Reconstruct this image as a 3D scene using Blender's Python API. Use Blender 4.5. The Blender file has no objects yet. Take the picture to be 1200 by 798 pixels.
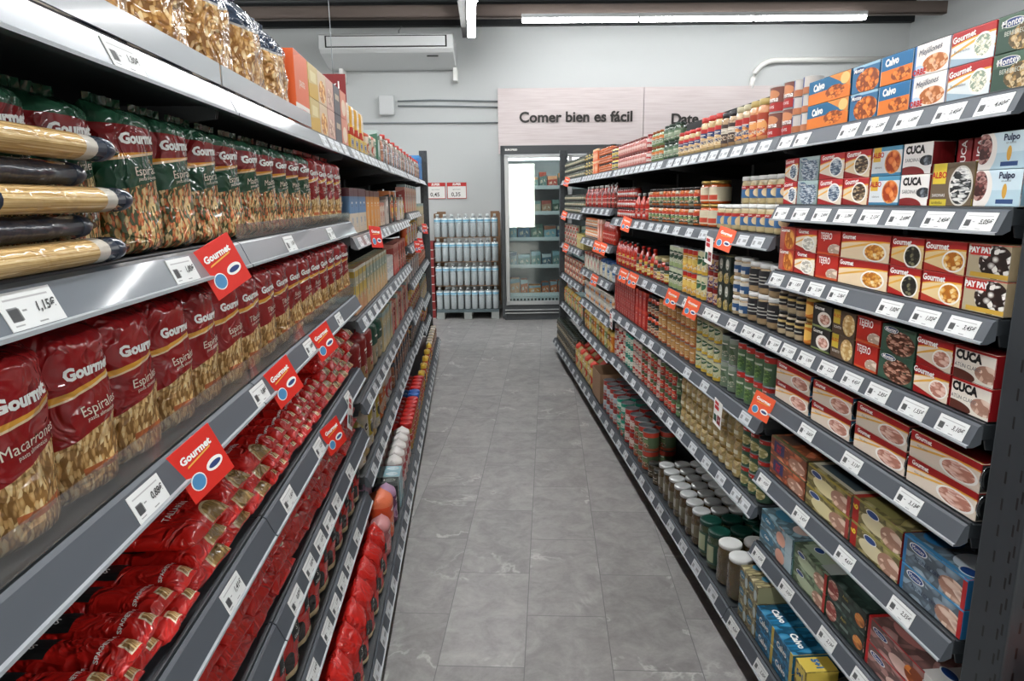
import bpy, bmesh, math, random
from mathutils import Vector, Matrix, noise
R = random.Random(7)
C = bpy.context.scene.collection
PI = math.pi
# ------------------------------------------------------------------ materials
MATS = {}
def new_mat(name):
    m = bpy.data.materials.new(name); m.use_nodes = True
    nt = m.node_tree; b = nt.nodes['Principled BSDF']
    return m, nt, b
def lin(c):
    if isinstance(c, str):
        c = [int(c[i:i+2], 16)/255 for i in (0, 2, 4)]
    return tuple(((x/12.92) if x <= .04045 else ((x+.055)/1.055)**2.4) for x in c[:3]) + (1,)
def plain(name, col, rough=.5, metal=0, coat=0, emit=0, trans=0, bump=0, bscale=60, alpha=1, spec=.5, var=0):
    if name in MATS: return MATS[name]
    m, nt, b = new_mat(name)
    b.inputs['Base Color'].default_value = lin(col)
    b.inputs['Roughness'].default_value = rough
    b.inputs['Metallic'].default_value = metal
    b.inputs['Coat Weight'].default_value = coat
    b.inputs['Coat Roughness'].default_value = .08
    b.inputs['Specular IOR Level'].default_value = spec
    if trans: b.inputs['Transmission Weight'].default_value = trans
    if emit:
        b.inputs['Emission Color'].default_value = lin(col); b.inputs['Emission Strength'].default_value = emit
    if alpha < 1: b.inputs['Alpha'].default_value = alpha
    tc = nt.nodes.new('ShaderNodeTexCoord')
    n = nt.nodes.new('ShaderNodeTexNoise'); n.inputs['Scale'].default_value = bscale; n.inputs['Detail'].default_value = 3
    nt.links.new(tc.outputs['Object'], n.inputs['Vector'])
    if bump:
        bp = nt.nodes.new('ShaderNodeBump'); bp.inputs['Strength'].default_value = bump; bp.inputs['Distance'].default_value = .01
        nt.links.new(n.outputs['Fac'], bp.inputs['Height']); nt.links.new(bp.outputs['Normal'], b.inputs['Normal'])
        if coat: nt.links.new(bp.outputs['Normal'], b.inputs['Coat Normal'])
    if var and not emit:
        mx = nt.nodes.new('ShaderNodeMix'); mx.data_type = 'RGBA'; mx.blend_type = 'MULTIPLY'
        mx.inputs['Factor'].default_value = var
        mx.inputs['A'].default_value = lin(col)
        nt.links.new(n.outputs['Color'], mx.inputs['B']); nt.links.new(mx.outputs['Result'], b.inputs['Base Color'])
    MATS[name] = m
    return m

class Art:
    """procedural print: layers painted in the UV square of a pack's face"""
    def __init__(s, name, base, rough=.45, coat=0, bump=0, bscale=22, bdist=.01, objrand=0):
        s.m, s.nt, s.b = new_mat(name); MATS[name] = s.m
        uv = s.nt.nodes.new('ShaderNodeUVMap')
        sp = s.nt.nodes.new('ShaderNodeSeparateXYZ'); s.nt.links.new(uv.outputs[0], sp.inputs[0])
        s.uv, s.u, s.v = uv.outputs[0], sp.outputs[0], sp.outputs[1]
        s.b.inputs['Roughness'].default_value = rough
        s.b.inputs['Coat Weight'].default_value = coat*.75; s.b.inputs['Coat Roughness'].default_value = .06
        if coat: s.b.inputs['Specular IOR Level'].default_value = .15; rough = .6; s.b.inputs['Roughness'].default_value = .6
        s.col = s.color(base)
        if bump:
            tc = s.nt.nodes.new('ShaderNodeTexCoord')
            n = s.nt.nodes.new('ShaderNodeTexNoise'); n.inputs['Scale'].default_value = bscale
            n.inputs['Detail'].default_value = 2; n.inputs['Distortion'].default_value = 1.2
            oi = s.nt.nodes.new('ShaderNodeObjectInfo'); va = s.nt.nodes.new('ShaderNodeVectorMath'); va.operation = 'ADD'
            s.nt.links.new(tc.outputs['Object'], va.inputs[0])
            ml = s.mth('MULTIPLY', oi.outputs['Random'], 9.)
            cb = s.nt.nodes.new('ShaderNodeCombineXYZ'); s.nt.links.new(ml, cb.inputs[0]); s.nt.links.new(cb.outputs[0], va.inputs[1])
            s.nt.links.new(va.outputs[0], n.inputs['Vector'])
            bp = s.nt.nodes.new('ShaderNodeBump'); bp.inputs['Strength'].default_value = bump; bp.inputs['Distance'].default_value = bdist
            rg = s.mth('SUBTRACT', 1., s.mth('ABSOLUTE', s.mth('MULTIPLY_ADD', n.outputs['Fac'], 5., -2.5)))
            hh = s.mth('ADD', s.mth('MULTIPLY', s.mth('MAXIMUM', rg, -.6), .45), n.outputs['Fac'])
            s.nt.links.new(hh, bp.inputs['Height'])
            s.nt.links.new(bp.outputs['Normal'], s.b.inputs['Normal']); s.nt.links.new(bp.outputs['Normal'], s.b.inputs['Coat Normal'])
    def mth(s, op, a, b=None, c=None):
        n = s.nt.nodes.new('ShaderNodeMath'); n.operation = op
        for i, x in enumerate((a, b, c)):
            if x is None: continue
            if isinstance(x, (int, float)): n.inputs[i].default_value = x
            else: s.nt.links.new(x, n.inputs[i])
        return n.outputs[0]
    def color(s, c):
        if isinstance(c, tuple) and c[0] == 'food':   # ('food', [cols], scale, stretch)
            cols, sc, st = c[1], c[2], (c[3] if len(c) > 3 else 1)
            mp = s.nt.nodes.new('ShaderNodeMapping'); s.nt.links.new(s.uv, mp.inputs['Vector'])
            mp.inputs['Scale'].default_value = (sc, sc*st, 1); mp.inputs['Rotation'].default_value = (0, 0, .5)
            vo = s.nt.nodes.new('ShaderNodeTexVoronoi'); vo.inputs['Scale'].default_value = 1
            s.nt.links.new(mp.outputs[0], vo.inputs['Vector'])
            sx = s.nt.nodes.new('ShaderNodeSeparateColor'); s.nt.links.new(vo.outputs['Color'], sx.inputs[0])
            fac = s.mth('MULTIPLY_ADD', vo.outputs['Distance'], -.55, sx.outputs[0])
            cr = s.nt.nodes.new('ShaderNodeValToRGB'); s.nt.links.new(fac, cr.inputs[0])
            e = cr.color_ramp.elements
            e[0].color = lin(cols[0]); e[0].position = 0.0; e[1].color = lin(cols[-1]); e[1].position = .8
            for i in range(1, len(cols)-1):
                q = e.new(.8*i/(len(cols)-1)); q.color = lin(cols[i])
            return cr.outputs[0]
        return lin(c)
    def mix(s, mask, c):
        mx = s.nt.nodes.new('ShaderNodeMix'); mx.data_type = 'RGBA'
        s.nt.links.new(mask, mx.inputs['Factor'])
        a, b = s.col, s.color(c)
        for k, x in (('A', a), ('B', b)):
            if isinstance(x, tuple): mx.inputs[k].default_value = x
            else: s.nt.links.new(x, mx.inputs[k])
        s.col = mx.outputs['Result']; return s
    def rect(s, x0, y0, x1, y1, c):
        k = s.mth('COMPARE', s.u, (x0+x1)/2, abs(x1-x0)/2); j = s.mth('COMPARE', s.v, (y0+y1)/2, abs(y1-y0)/2)
        return s.mix(s.mth('MULTIPLY', k, j), c)
    def ell(s, cx, cy, rx, ry, c):
        a = s.mth('POWER', s.mth('ABSOLUTE', s.mth('MULTIPLY_ADD', s.u, 1/rx, -cx/rx)), 2.)
        b = s.mth('POWER', s.mth('ABSOLUTE', s.mth('MULTIPLY_ADD', s.v, 1/ry, -cy/ry)), 2.)
        return s.mix(s.mth('LESS_THAN', s.mth('ADD', a, b), 1.), c)
    def above(s, a, b, q, c):     # v > a + b u + q u^2
        t = s.mth('MULTIPLY_ADD', s.u, q, b); t = s.mth('MULTIPLY_ADD', s.u, t, a)
        return s.mix(s.mth('GREATER_THAN', s.v, t), c)
    def below(s, a, b, q, c):
        t = s.mth('MULTIPLY_ADD', s.u, q, b); t = s.mth('MULTIPLY_ADD', s.u, t, a)
        return s.mix(s.mth('LESS_THAN', s.v, t), c)
    def done(s):
        if isinstance(s.col, tuple): s.b.inputs['Base Color'].default_value = s.col
        else: s.nt.links.new(s.col, s.b.inputs['Base Color'])
        return s.m

white = plain('white_print', 'f2f2ee', .5)
black = plain('black_print', '151617', .5)
darkgrey = plain('charcoal_powder_coat', '2b3034', .5, bump=.05, bscale=300)
deckm = plain('shelf_deck_paint', '33383c', .45, bump=.04, bscale=300)
backm = plain('gondola_back_panel', '17191b', .7)
railm = plain('price_rail_grey_plastic', '4a5057', .55, metal=.0, coat=.0, bump=.02, bscale=8)
railL = plain('price_rail_silver_plastic', '5c646c', .3, metal=.3, coat=.8, bump=.02, bscale=8)
tagclear = plain('clip_plastic', '8f979e', .2, coat=.5)
acryl = None
def make_clear(name, tint='ffffff', haze=.1, rough=.05):
    m = bpy.data.materials.new(name); m.use_nodes = True; nt = m.node_tree; N = nt.nodes.new; L = nt.links.new
    for n in list(nt.nodes): nt.nodes.remove(n)
    o = N('ShaderNodeOutputMaterial'); t = N('ShaderNodeBsdfTransparent'); t.inputs[0].default_value = lin(tint)
    g = N('ShaderNodeBsdfGlossy'); g.inputs['Roughness'].default_value = rough
    d = N('ShaderNodeBsdfDiffuse'); d.inputs[0].default_value = lin('e6e6e6')
    f = N('ShaderNodeLayerWeight'); f.inputs[0].default_value = .5
    p = N('ShaderNodeMath'); p.operation = 'POWER'; p.inputs[1].default_value = 5; L(f.outputs['Facing'], p.inputs[0])
    q = N('ShaderNodeMath'); q.operation = 'MULTIPLY_ADD'; q.inputs[1].default_value = .9; q.inputs[2].default_value = .045; L(p.outputs[0], q.inputs[0])
    x = N('ShaderNodeMixShader'); x.inputs[0].default_value = haze; L(t.outputs[0], x.inputs[1]); L(d.outputs[0], x.inputs[2])
    y = N('ShaderNodeMixShader'); L(q.outputs[0], y.inputs[0]); L(x.outputs[0], y.inputs[1]); L(g.outputs[0], y.inputs[2]); L(y.outputs[0], o.inputs[0])
    MATS[name] = m
    return m
acryl = make_clear('clear_acrylic', 'eeebe8', .07, .08)
glassm = make_clear('door_glass', 'e6eeee', .02, .01)
petm = make_clear('pet_bottle_plastic', 'eef4f6', .22, .12)

# ------------------------------------------------------------------ mesh helpers
class MB:
    def __init__(s): s.v = []; s.f = []; s.uv = []; s.mi = []; s.mats = []; s.sm = []
    def mat(s, m):
        if m not in s.mats: s.mats.append(m)
        return s.mats.index(m)
    def face(s, idx, m, uv=None, smooth=False):
        s.f.append(idx); s.mi.append(s.mat(m)); s.uv.append(uv or [(0, 0)]*len(idx)); s.sm.append(smooth)
    def quad(s, pts, m, uv=None):
        b = len(s.v); s.v += [tuple(p) for p in pts]; s.face(list(range(b, b+len(pts))), m, uv or [(0, 0), (1, 0), (1, 1), (0, 1)][:len(pts)])
    def box(s, x0, y0, z0, x1, y1, z1, m, front=None, top=None, side=None, T=None):
        P = [(x0, y0, z0), (x1, y0, z0), (x1, y1, z0), (x0, y1, z0), (x0, y0, z1), (x1, y0, z1), (x1, y1, z1), (x0, y1, z1)]
        if T: P = [tuple(T @ Vector(p)) for p in P]
        b = len(s.v); s.v += P
        Q = [(0, 0), (1, 0), (1, 1), (0, 1)]
        for k, mm in (((0, 1, 5, 4), front), ((1, 2, 6, 5), side), ((2, 3, 7, 6), None), ((3, 0, 4, 7), side), ((4, 5, 6, 7), top), ((3, 2, 1, 0), None)):
            s.face([b+i for i in k], mm or m, Q)
    def lathe(s, prof, mats, n=20, cx=0, cy=0, u0=0, smooth=True, cap=True, squash=1):
        """prof: (r, z, [v]) ; mats per segment ; u=.5 looks towards -y"""
        b = len(s.v)
        for p in prof:
            for i in range(n):
                a = -PI/2 + 2*PI*(i/n - .5)
                s.v.append((cx+p[0]*math.cos(a), cy+p[0]*squash*math.sin(a), p[1]))
        for j in range(len(prof)-1):
            m = mats[j] if isinstance(mats, list) else mats
            v0 = prof[j][2] if len(prof[j]) > 2 else 0; v1 = prof[j+1][2] if len(prof[j+1]) > 2 else 1
            for i in range(n):
                k = (i+1) % n
                s.face([b+j*n+i, b+j*n+k, b+(j+1)*n+k, b+(j+1)*n+i], m, [(i/n, v0), ((i+1)/n, v0), ((i+1)/n, v1), (i/n, v1)], smooth)
        if cap:
            s.face([b+i for i in range(n)][::-1], mats[0] if isinstance(mats, list) else mats, None)
            k = len(prof)-1
            s.face([b+k*n+i for i in range(n)], mats[-1] if isinstance(mats, list) else mats, None)
    def tube(s, pts, r, m, n=8):
        rings = []
        for i, p in enumerate(pts):
            p = Vector(p); d = (Vector(pts[min(i+1, len(pts)-1)])-Vector(pts[max(i-1, 0)])).normalized()
            a = d.orthogonal().normalized() if abs(d.z) > .9 else d.cross(Vector((0, 0, 1))).normalized()
            c = d.cross(a)
            b = len(s.v); rings.append(b)
            for k in range(n):
                t = 2*PI*k/n; s.v.append(tuple(p+a*r*math.cos(t)+c*r*math.sin(t)))
        for i in range(len(pts)-1):
            for k in range(n):
                s.face([rings[i]+k, rings[i]+(k+1) % n, rings[i+1]+(k+1) % n, rings[i+1]+k], m, None, True)
        s.face([rings[0]+k for k in range(n)][::-1], m); s.face([rings[-1]+k for k in range(n)], m)
    def mesh(s, name):
        me = bpy.data.meshes.new(name); me.from_pydata(s.v, [], s.f)
        for m in s.mats: me.materials.append(m)
        uvl = me.uv_layers.new(name='UVMap'); k = 0; d = [0]*(2*len(me.loops))
        for f, q in zip(s.f, s.uv):
            for c in q: d[2*k], d[2*k+1] = c; k += 1
        uvl.data.foreach_set('uv', d)
        me.polygons.foreach_set('material_index', s.mi); me.polygons.foreach_set('use_smooth', s.sm)
        me.update(); return me
def bevel_mesh(me, w=.0015, seg=2):
    bm = bmesh.new(); bm.from_mesh(me)
    bmesh.ops.remove_doubles(bm, verts=bm.verts, dist=1e-6)
    ed = [e for e in bm.edges if len(e.link_faces) == 2 and e.calc_face_angle(0) > .6]
    bmesh.ops.bevel(bm, geom=ed, offset=w, segments=seg, affect='EDGES', profile=.6, clamp_overlap=True)
    bm.to_mesh(me); bm.free(); return me
def ob(name, me, parent=None, link=True, loc=None):
    if isinstance(me, MB): me = me.mesh(name)
    o = bpy.data.objects.new(name, me)
    if parent: o.parent = parent
    if link: C.objects.link(o)
    if loc: o.location = loc
    return o
def tag(o, label=None, cat=None, group=None, kind=None):
    if label: o['label'] = label
    if cat: o['category'] = cat
    if group: o['group'] = group
    if kind: o['kind'] = kind
    return o
_txt = {}
def text_mesh(s, size, bold=0, shear=0, sx=1, res=2):
    k = (s, size, bold, shear, sx)
    if k in _txt: return _txt[k]
    cu = bpy.data.curves.new('t', 'FONT'); cu.body = s; cu.size = size; cu.align_x = 'CENTER'; cu.align_y = 'CENTER'
    cu.resolution_u = res; cu.offset = bold; cu.shear = shear
    o = bpy.data.objects.new('t', cu); C.objects.link(o)
    me = bpy.data.meshes.new_from_object(o)
    vs = [(v.co.x*sx, v.co.y) for v in me.vertices]; fs = [list(p.vertices) for p in me.polygons]
    bpy.data.objects.remove(o); bpy.data.curves.remove(cu); bpy.data.meshes.remove(me)
    _txt[k] = (vs, fs); return _txt[k]
def put_text(mb, s, x, z, size, m, surf=lambda x, z: -.0006, bold=0, shear=0, rot=0, sx=1):
    vs, fs = text_mesh(s, size, bold, shear, sx); b = len(mb.v)
    cr, sr = math.cos(rot), math.sin(rot)
    for a, c in vs:
        px, pz = x+a*cr-c*sr, z+a*sr+c*cr
        mb.v.append((px, surf(px, pz), pz))
    for f in fs: mb.face([b+i for i in f], m)
def add_patch(mb, x0, z0, x1, z1, m, surf, nx=6, nz=3, off=0):
    b = len(mb.v)
    for j in range(nz+1):
        for i in range(nx+1):
            x = x0+(x1-x0)*i/nx; z = z0+(z1-z0)*j/nz; mb.v.append((x, surf(x, z)-off, z))
    for j in range(nz):
        for i in range(nx):
            a = b+j*(nx+1)+i; mb.face([a, a+1, a+nx+2, a+nx+1], m)

# ------------------------------------------------------------------ prototypes and placing
class Proto:
    def __init__(s, name, root, parts=(), w=.1, h=.1, d=.1, cat='pack'):
        s.name = name; s.w, s.h, s.d, s.cat = w, h, d, cat
        s.root = root; s.parts = parts     # parts: [(name, mesh, label, [subparts])]
    def place(s, loc, rz, label, group, rx=0, ry=0, scale=1):
        if s.root is None: o = bpy.data.objects.new(s.name, None); o.empty_display_size = .02
        else: o = bpy.data.objects.new(s.name, s.root)
        C.objects.link(o); o.location = loc; o.rotation_euler = (rx, ry, rz); o.scale = (scale,)*3
        tag(o, label, s.cat, group)
        for p in s.parts:
            c = bpy.data.objects.new(p[0], p[1]); c.parent = o; C.objects.link(c)
            if len(p) > 2 and p[2]: c['label'] = p[2]
        return o
ORD = ['', 'first', 'second', 'third', 'fourth', 'fifth', 'sixth', 'seventh', 'eighth', 'ninth', 'tenth', 'eleventh', 'twelfth',
       'thirteenth', 'fourteenth', 'fifteenth', 'sixteenth', 'seventeenth', 'eighteenth', 'nineteenth', 'twentieth'] + \
      ['twenty-'+q for q in ('first', 'second', 'third', 'fourth', 'fifth', 'sixth', 'seventh', 'eighth', 'ninth')] + ['thirtieth']+['thirty-'+q for q in ('first', 'second', 'third', 'fourth', 'fifth', 'sixth', 'seventh')]
RZ = {'R': -PI/2, 'L': PI/2}
def lv(l, n): return '' if n == 1 else (['lower', 'upper'][l] if n == 2 else (['bottom', 'middle', 'top'][l] if n == 3 else ORD[l+1]+' layer'))
def wpos(side, xf, y, z, dep=0, off=0):
    return (xf+dep, y, z) if side == 'R' else (-xf-dep, y, z)
colcount = {}
def run(P, side, y0, y1, z, desc, where, xf, group, n=None, levels=1, deep=1, gap=.002, jit=.0, uniq=True, top_less=0, pz=None):
    """a stretch of the same pack along a shelf, from near (y0) to far (y1)"""
    if isinstance(P, Proto): P = [P]
    w = P[0].w
    if n is None: n = max(1, int((y1-y0+.004)/(w+gap)))
    pitch = (y1-y0)/n
    for i in range(n):
        p = P[i % len(P)]
        for k in range(deep):
            dd = (p.d+gap)*k
            for l in range(levels):
                if top_less and l == levels-1 and i < top_less: continue
                y = y0+pitch*(i+.5)+R.uniform(-jit, jit)*.3
                a = R.uniform(-jit, jit)*6
                if uniq: ds, num = desc, i+1
                else:
                    ds = p.desc
                    if l == 0 and k == 0: colcount[(ds, where)] = colcount.get((ds, where), 0)+1
                    num = colcount[(ds, where)]
                lab = ', '.join(x for x in (ORD[num]+' '+ds+' from near end', lv(l, levels), '' if deep == 1 else ['front row', 'second row', 'third row', 'fourth row'][k], where) if x)
                p.place(wpos(side, xf+R.uniform(0, jit), y, z+l*(p.h+.0006), dd), RZ[side]+a, lab, group)

# ---------- cartons
def carton(name, w, h, d, front, side='c8c4bc', top=None, texts=(), cat='carton', bev=.0015, sidecan=None, letter_name='lettering', sidemat=None):
    mb = MB(); sm = sidemat or plain('card_'+side, side, .5)
    mb.box(-w/2, 0, 0, w/2, d, h, sm, front=front, top=top or sm)
    me = bevel_mesh(mb.mesh(name), bev)
    parts = [('carton_body', me)]
    if texts:
        for s, x, z, size, m, kw in texts:
            t = MB(); put_text(t, s, (x-.5)*w, z*h, size, m, **kw); parts.append((letter_name, t.mesh(letter_name)))
    if sidecan:
        c = MB()
        for q in range(2): 
            r = min(d/2, h/2)*.86
            T = Matrix.Translation((w/2-.001, d/2, h/2)) 
            c.lathe([(r*.2, 0), (r*.8, 0), (r, .001), (r, .0035), (r*.96, .0035)], plain('tin_metal', 'b9bcbe', .25, metal=1), 20)
            c.v = [((w/2+z-.0005), d/2+x, h/2+y) for x, y, z in c.v] if q == 0 else c.v
            break
        parts.append(('tin_end', c.mesh('tin_end')))
    return Proto(name, None, parts, w, h, d, cat)
RED = plain('red_print', 'c2201c', .45); NAVY = plain('navy_print', '14284a', .45); GOLD = plain('gold_print', 'd9a441', .4)
DRED = plain('dark_red_print', '7c1416', .45); GREY = plain('grey_print', '6d7072', .5); BLUE = plain('blue_print', '1d5f9e', .45)
GREEN = plain('green_print', '1d4a35', .45); ORANGE = plain('orange_print', 'e8743a', .45)

def gourmet_art(nm, food, body='efe3cf', band='a3191c', cx=.72, cy=.36, rx=.24, ry=.33, scale=16, st=.6, low=None):
    a = Art(nm, body, .4)
    a.above(.30, .55, -.1, 'e8b24c')
    a.above(.36, .62, -.15, body)
    a.above(.56, .35, -.20, 'e9a93a')
    a.above(.60, .36, -.20, band)
    if low: a.below(.26, -.3, .0, low)
    a.ell(cx, cy, rx, ry, 'f4f2ec').ell(cx, cy, rx*.86, ry*.84, ('food', food, scale, st))
    return a.done()
def photo_art(nm, base, top, food, x0=.35, scale=14, st=.6, split=None):
    a = Art(nm, base, .4)
    a.above(.62, .25, 0, top)
    a.ell(.66, .3, .36, .34, ('food', food, scale, st))
    return a.done()
G = lambda s, x, z, sz, m=white, **k: (s, x, z, sz, m, k)

def tri_band(nm, base, layers):
    a = Art(nm, base, .42)
    for l in layers: getattr(a, l[0])(*l[1:])
    return a.done()
ONION = ['8a5a3a', 'd9954e', 'efb97a', 'c06a30']
MUSS = ['8a3c10', 'd9711f', 'ef9440', 'b95214']
WHITEF = ['b9b7ac', 'e9e6da', 'f6f4ec', 'cfc7a8']
PINKF = ['b77b68', 'e0b29f', 'efd3c6', 'c98f80']
DARKF = ['1a1a16', '2d2b22', '6a6a52', '8f8a66']
GOLDF = ['b26a20', 'e0a040', 'f2cf86', 'f6e7c4']
FISHF = ['3d5068', '8fa3b4', 'd6dde0', '5a7088']
BROWNF = ['2c2118', '6b5136', 'c9b692', '3a2a1a']
TUNA = ['a87f6c', 'd7b7a2', 'e9d3c3', 'b98e7a']

def cartons():
    P = {}
    P['montey_top'] = lambda w: carton('mussel_carton', w, .0615, .05, tri_band('art_montey_green', '2d4a3c', [('above', .62, .1, 0, '3f5d4a'), ('ell', .68, .34, .4, .36, ('food', ['5a4a2c', 'b08a50', 'd9c49a', '7c5a2e'], 12, .7)), ('ell', .34, .78, .26, .13, 'd9d9d2'), ('ell', .34, .78, .24, .11, '1b3a78')]), '274236', texts=[G('Montey', .34, .78, .016, white, bold=.0002, rot=.05), G('BERBERECHOS', .5, .5, .011, plain('pale_print', 'c9cfc2'), sx=.9)], cat='tinned food box')
    P['gourmet_berb'] = lambda w: carton('cockle_carton', w, .0615, .05, gourmet_art('art_gourmet_berb', ['8fa08a', 'e8e4d0', 'f5f1e2', 'd0c9a0'], 'dfe6e6', 'b01f22', .74, .42, .22, .36, 18, .8, low='9db5c4'), 'b01f22', texts=[G('Gourmet', .29, .80, .0155, white, bold=.0005, rot=.10), G('Berberechos', .27, .42, .008, GREY)], cat='tinned food box')
    P['mejillones'] = lambda w: carton('mussel_carton', w, .0615, .05, tri_band('art_mejillones', 'efeae4', [('ell', .62, .32, .36, .28, ('food', ['b0632c', 'e09a66', 'f0c09a', '9a4a1c'], 9, .8)), ('ell', .15, .2, .17, .15, 'b9cfe2'), ('rect', 0, 0, .06, 1, '3e74b0')]), 'e6e0d8', texts=[G('Mejillones', .45, .76, .017, NAVY, shear=.35, rot=.08), G('ORBE', .19, .13, .016, RED, bold=.0006)], cat='tinned food box')
    P['calvo'] = lambda w: carton('tuna_carton', w, .0615, .05, tri_band('art_calvo', '176a9c', [('below', .50, .03, .0, 'e07a26'), ('ell', .66, .28, .30, .22, ('food', MUSS, 10, .8)), ('rect', 0, 0, .02, 1, 'cfd4d6')]), '15506f', texts=[G('Calvo', .36, .76, .021, white, bold=.0011, rot=.05, sx=.95)], cat='tinned food box')
    P['montey_blue'] = lambda w: carton('mussel_carton', w, .0615, .05, tri_band('art_montey_mus', '2c6a94', [('ell', .60, .38, .44, .44, ('food', MUSS, 8, .8)), ('above', .9, .0, 0, '8fb6cc'), ('ell', .25, .82, .22, .12, '173c6c')]), '2a5d80', texts=[G('Montey', .25, .82, .013, white, bold=.0003)], cat='tinned food box')
    P['calvo_wide'] = lambda w: carton('wide_tuna_carton', w, .0615, .05, tri_band('art_calvo_wide', '16648f', [('below', .46, .05, .0, 'df7a2a'), ('above', 1.6, -1.2, 0, 'd98a3a'), ('ell', .88, .75, .1, .22, 'e0c27a'), ('ell', .66, .34, .22, .26, ('food', MUSS, 14, .7))]), '14506e', texts=[G('Calvo', .27, .68, .024, white, bold=.0013, rot=.06)], cat='tinned food box')
    P['g_small'] = lambda w: carton('sardine_carton', w, .0635, .05, gourmet_art('art_g_small', FISHF, 'd9d2c4', 'a91d20', .66, .42, .3, .34, 9, 2.2, low='a91d20'), 'a3302c', texts=[G('Gourmet', .36, .86, .014, white, bold=.0003, rot=.05)], cat='tinned food box')
    P['m_sard'] = lambda w: carton('sardine_carton', w, .0635, .05, tri_band('art_m_sard', '8a9c9c', [('ell', .55, .45, .42, .5, ('food', FISHF, 10, 2.4)), ('above', .8, .06, 0, '9fb4b4'), ('ell', .24, .84, .2, .1, '2a4c6c')]), '5d7a62', texts=[G('Montey', .26, .84, .012, white)], cat='tinned food box')
    P['g_blue'] = lambda w: carton('sardine_carton', w, .0635, .05, gourmet_art('art_g_blue', FISHF, 'e3d9c8', 'b32124', .68, .46, .27, .38, 9, 2.4, low='a01a1e'), 'a3302c', texts=[G('Gourmet', .34, .86, .0155, white, bold=.0004, rot=.05)], cat='tinned food box')
    P['g_brown'] = lambda w: carton('anchovy_carton', w, .0635, .05, gourmet_art('art_g_brown', BROWNF, 'e3d2b4', 'b32124', .66, .46, .3, .38, 7, 2.4, low='8c1418'), 'd8683e', texts=[G('Gourmet', .34, .86, .0155, white, bold=.0004, rot=.05)], cat='tinned food box')
    P['albo_blue'] = lambda w: carton('squid_carton', w, .0635, .05, tri_band('art_albo_blue', 'd5dde0', [('above', .85, 0, 0, '4a90b0'), ('below', .1, 0, 0, '3a7ba0'), ('ell', .72, .46, .27, .40, 'd99a5a'), ('ell', .72, .46, .24, .36, ('food', ['a03a12', 'd9702c', 'f0a060'], 7, .8)), ('rect', .04, .5, .30, 1, 'd9b23a')]), '4a90b0', texts=[G('ALBO', .22, .72, .0165, RED, bold=.0004), G('calamares', .25, .3, .007, GREY)], cat='tinned food box')
    P['cuca_sard'] = lambda w: carton('sardine_carton', w, .0635, .05, tri_band('art_cuca_s', 'eae8e4', [('ell', .84, .42, .24, .16, ('food', ['23282c', '55606a', '9aa2a8'], 10, 1)), ('ell', .3, 0, .5, .26, '7c1b1d')]), '8a1c20', texts=[G('CUCA', .42, .77, .021, black, bold=.0012), G('SARDINAS', .36, .45, .0105, GREY), ], cat='tinned food box')
    P['cuca_end'] = lambda w: carton('sardine_carton', w, .0635, .09, tri_band('art_cuca_end', '8c1a20', [('rect', .15, .0, .85, .03, 'd8cfc4')]), '7c161a', texts=[G('CUCA', .5, .5, .02, white, rot=PI/2, bold=.0004)], cat='tinned food box')
    P['albo_brown'] = lambda w: carton('anchovy_carton', w, .082, .03, tri_band('art_albo_br', '6a5a46', [('rect', .04, .52, .36, 1, 'd9c23a'), ('rect', .0, .0, .42, .16, 'cdbb3c'), ('ell', .72, .46, .27, .46, 'cfcdc4'), ('ell', .72, .46, .24, .42, ('food', ['1c2224', 'c9ccca', 'e9e9e4', '39424a'], 7, 2.6))]), '8a6a48', texts=[G('ALBO', .2, .72, .0165, RED, bold=.0004), G('sardinillas', .2, .08, .008, black), G('SARDINAS', .22, .25, .008, white)], cat='tinned food box')
    P['pulpo'] = lambda w: carton('octopus_carton', w, .0635, .05, tri_band('art_pulpo', 'b4d0dc', [('above', .45, .0, 0, 'c8dde6'), ('ell', .12, .5, .27, .6, 'e6e2dc'), ('ell', .1, .58, .18, .42, ('food', ['3c1c1c', '7c4440', 'b99088', '5c2a28'], 9, 1)), ('rect', .5, .08, .86, .2, '2a4a7c'), ('ell', .66, .42, .05, .2, 'd0a040')]), '9fc4d6', texts=[G('Pulpo', .68, .84, .0155, NAVY, bold=.0005), G('en aceite', .68, .7, .006, GREY)], cat='tinned food box')
    P['paypay'] = lambda w: carton('squid_carton', w, .0625, .05, tri_band('art_paypay', 'b5a98c', [('ell', .68, .5, .40, .48, ('food', ['1e120e', '3a2520', 'e6e4de', 'f2f0ea'], 8, .9)), ('rect', .05, .66, .54, .96, 'c2261e'), ('rect', .1, .04, 1, .17, 'c9a23e'), ('above', .97, 0, 0, 'c2261e')]), 'c9b48e', texts=[G('PAY PAY', .295, .81, .0145, white, bold=.0009)], cat='tinned food box')
    P['g_bowl'] = lambda w: carton('salad_carton', w, .0625, .05, gourmet_art('art_g_bowl', GOLDF, 'e8ce9a', 'b0201f', .72, .38, .27, .34, 10, .9, low='b5382a'), 'a3221f', texts=[G('Gourmet', .3, .80, .0175, white, bold=.0006, rot=.0)], cat='tinned food box')
    P['g_black'] = lambda w: carton('baby_eel_carton', w, .0625, .05, gourmet_art('art_g_black', DARKF, 'e2c690', 'b0201f', .68, .38, .27, .40, 12, .9, low='b0241f'), 'a3221f', texts=[G('Gourmet', .33, .82, .0165, white, bold=.0006)], cat='tinned food box')
    P['g_wide'] = lambda w: carton('wide_salad_carton', w, .0625, .05, gourmet_art('art_g_wide', GOLDF, 'ecd6b4', 'b0201f', .72, .34, .23, .34, 16, .6), 'a3221f', texts=[G('Gourmet', .17, .83, .0155, white, bold=.0006)], cat='tinned food box')
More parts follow.
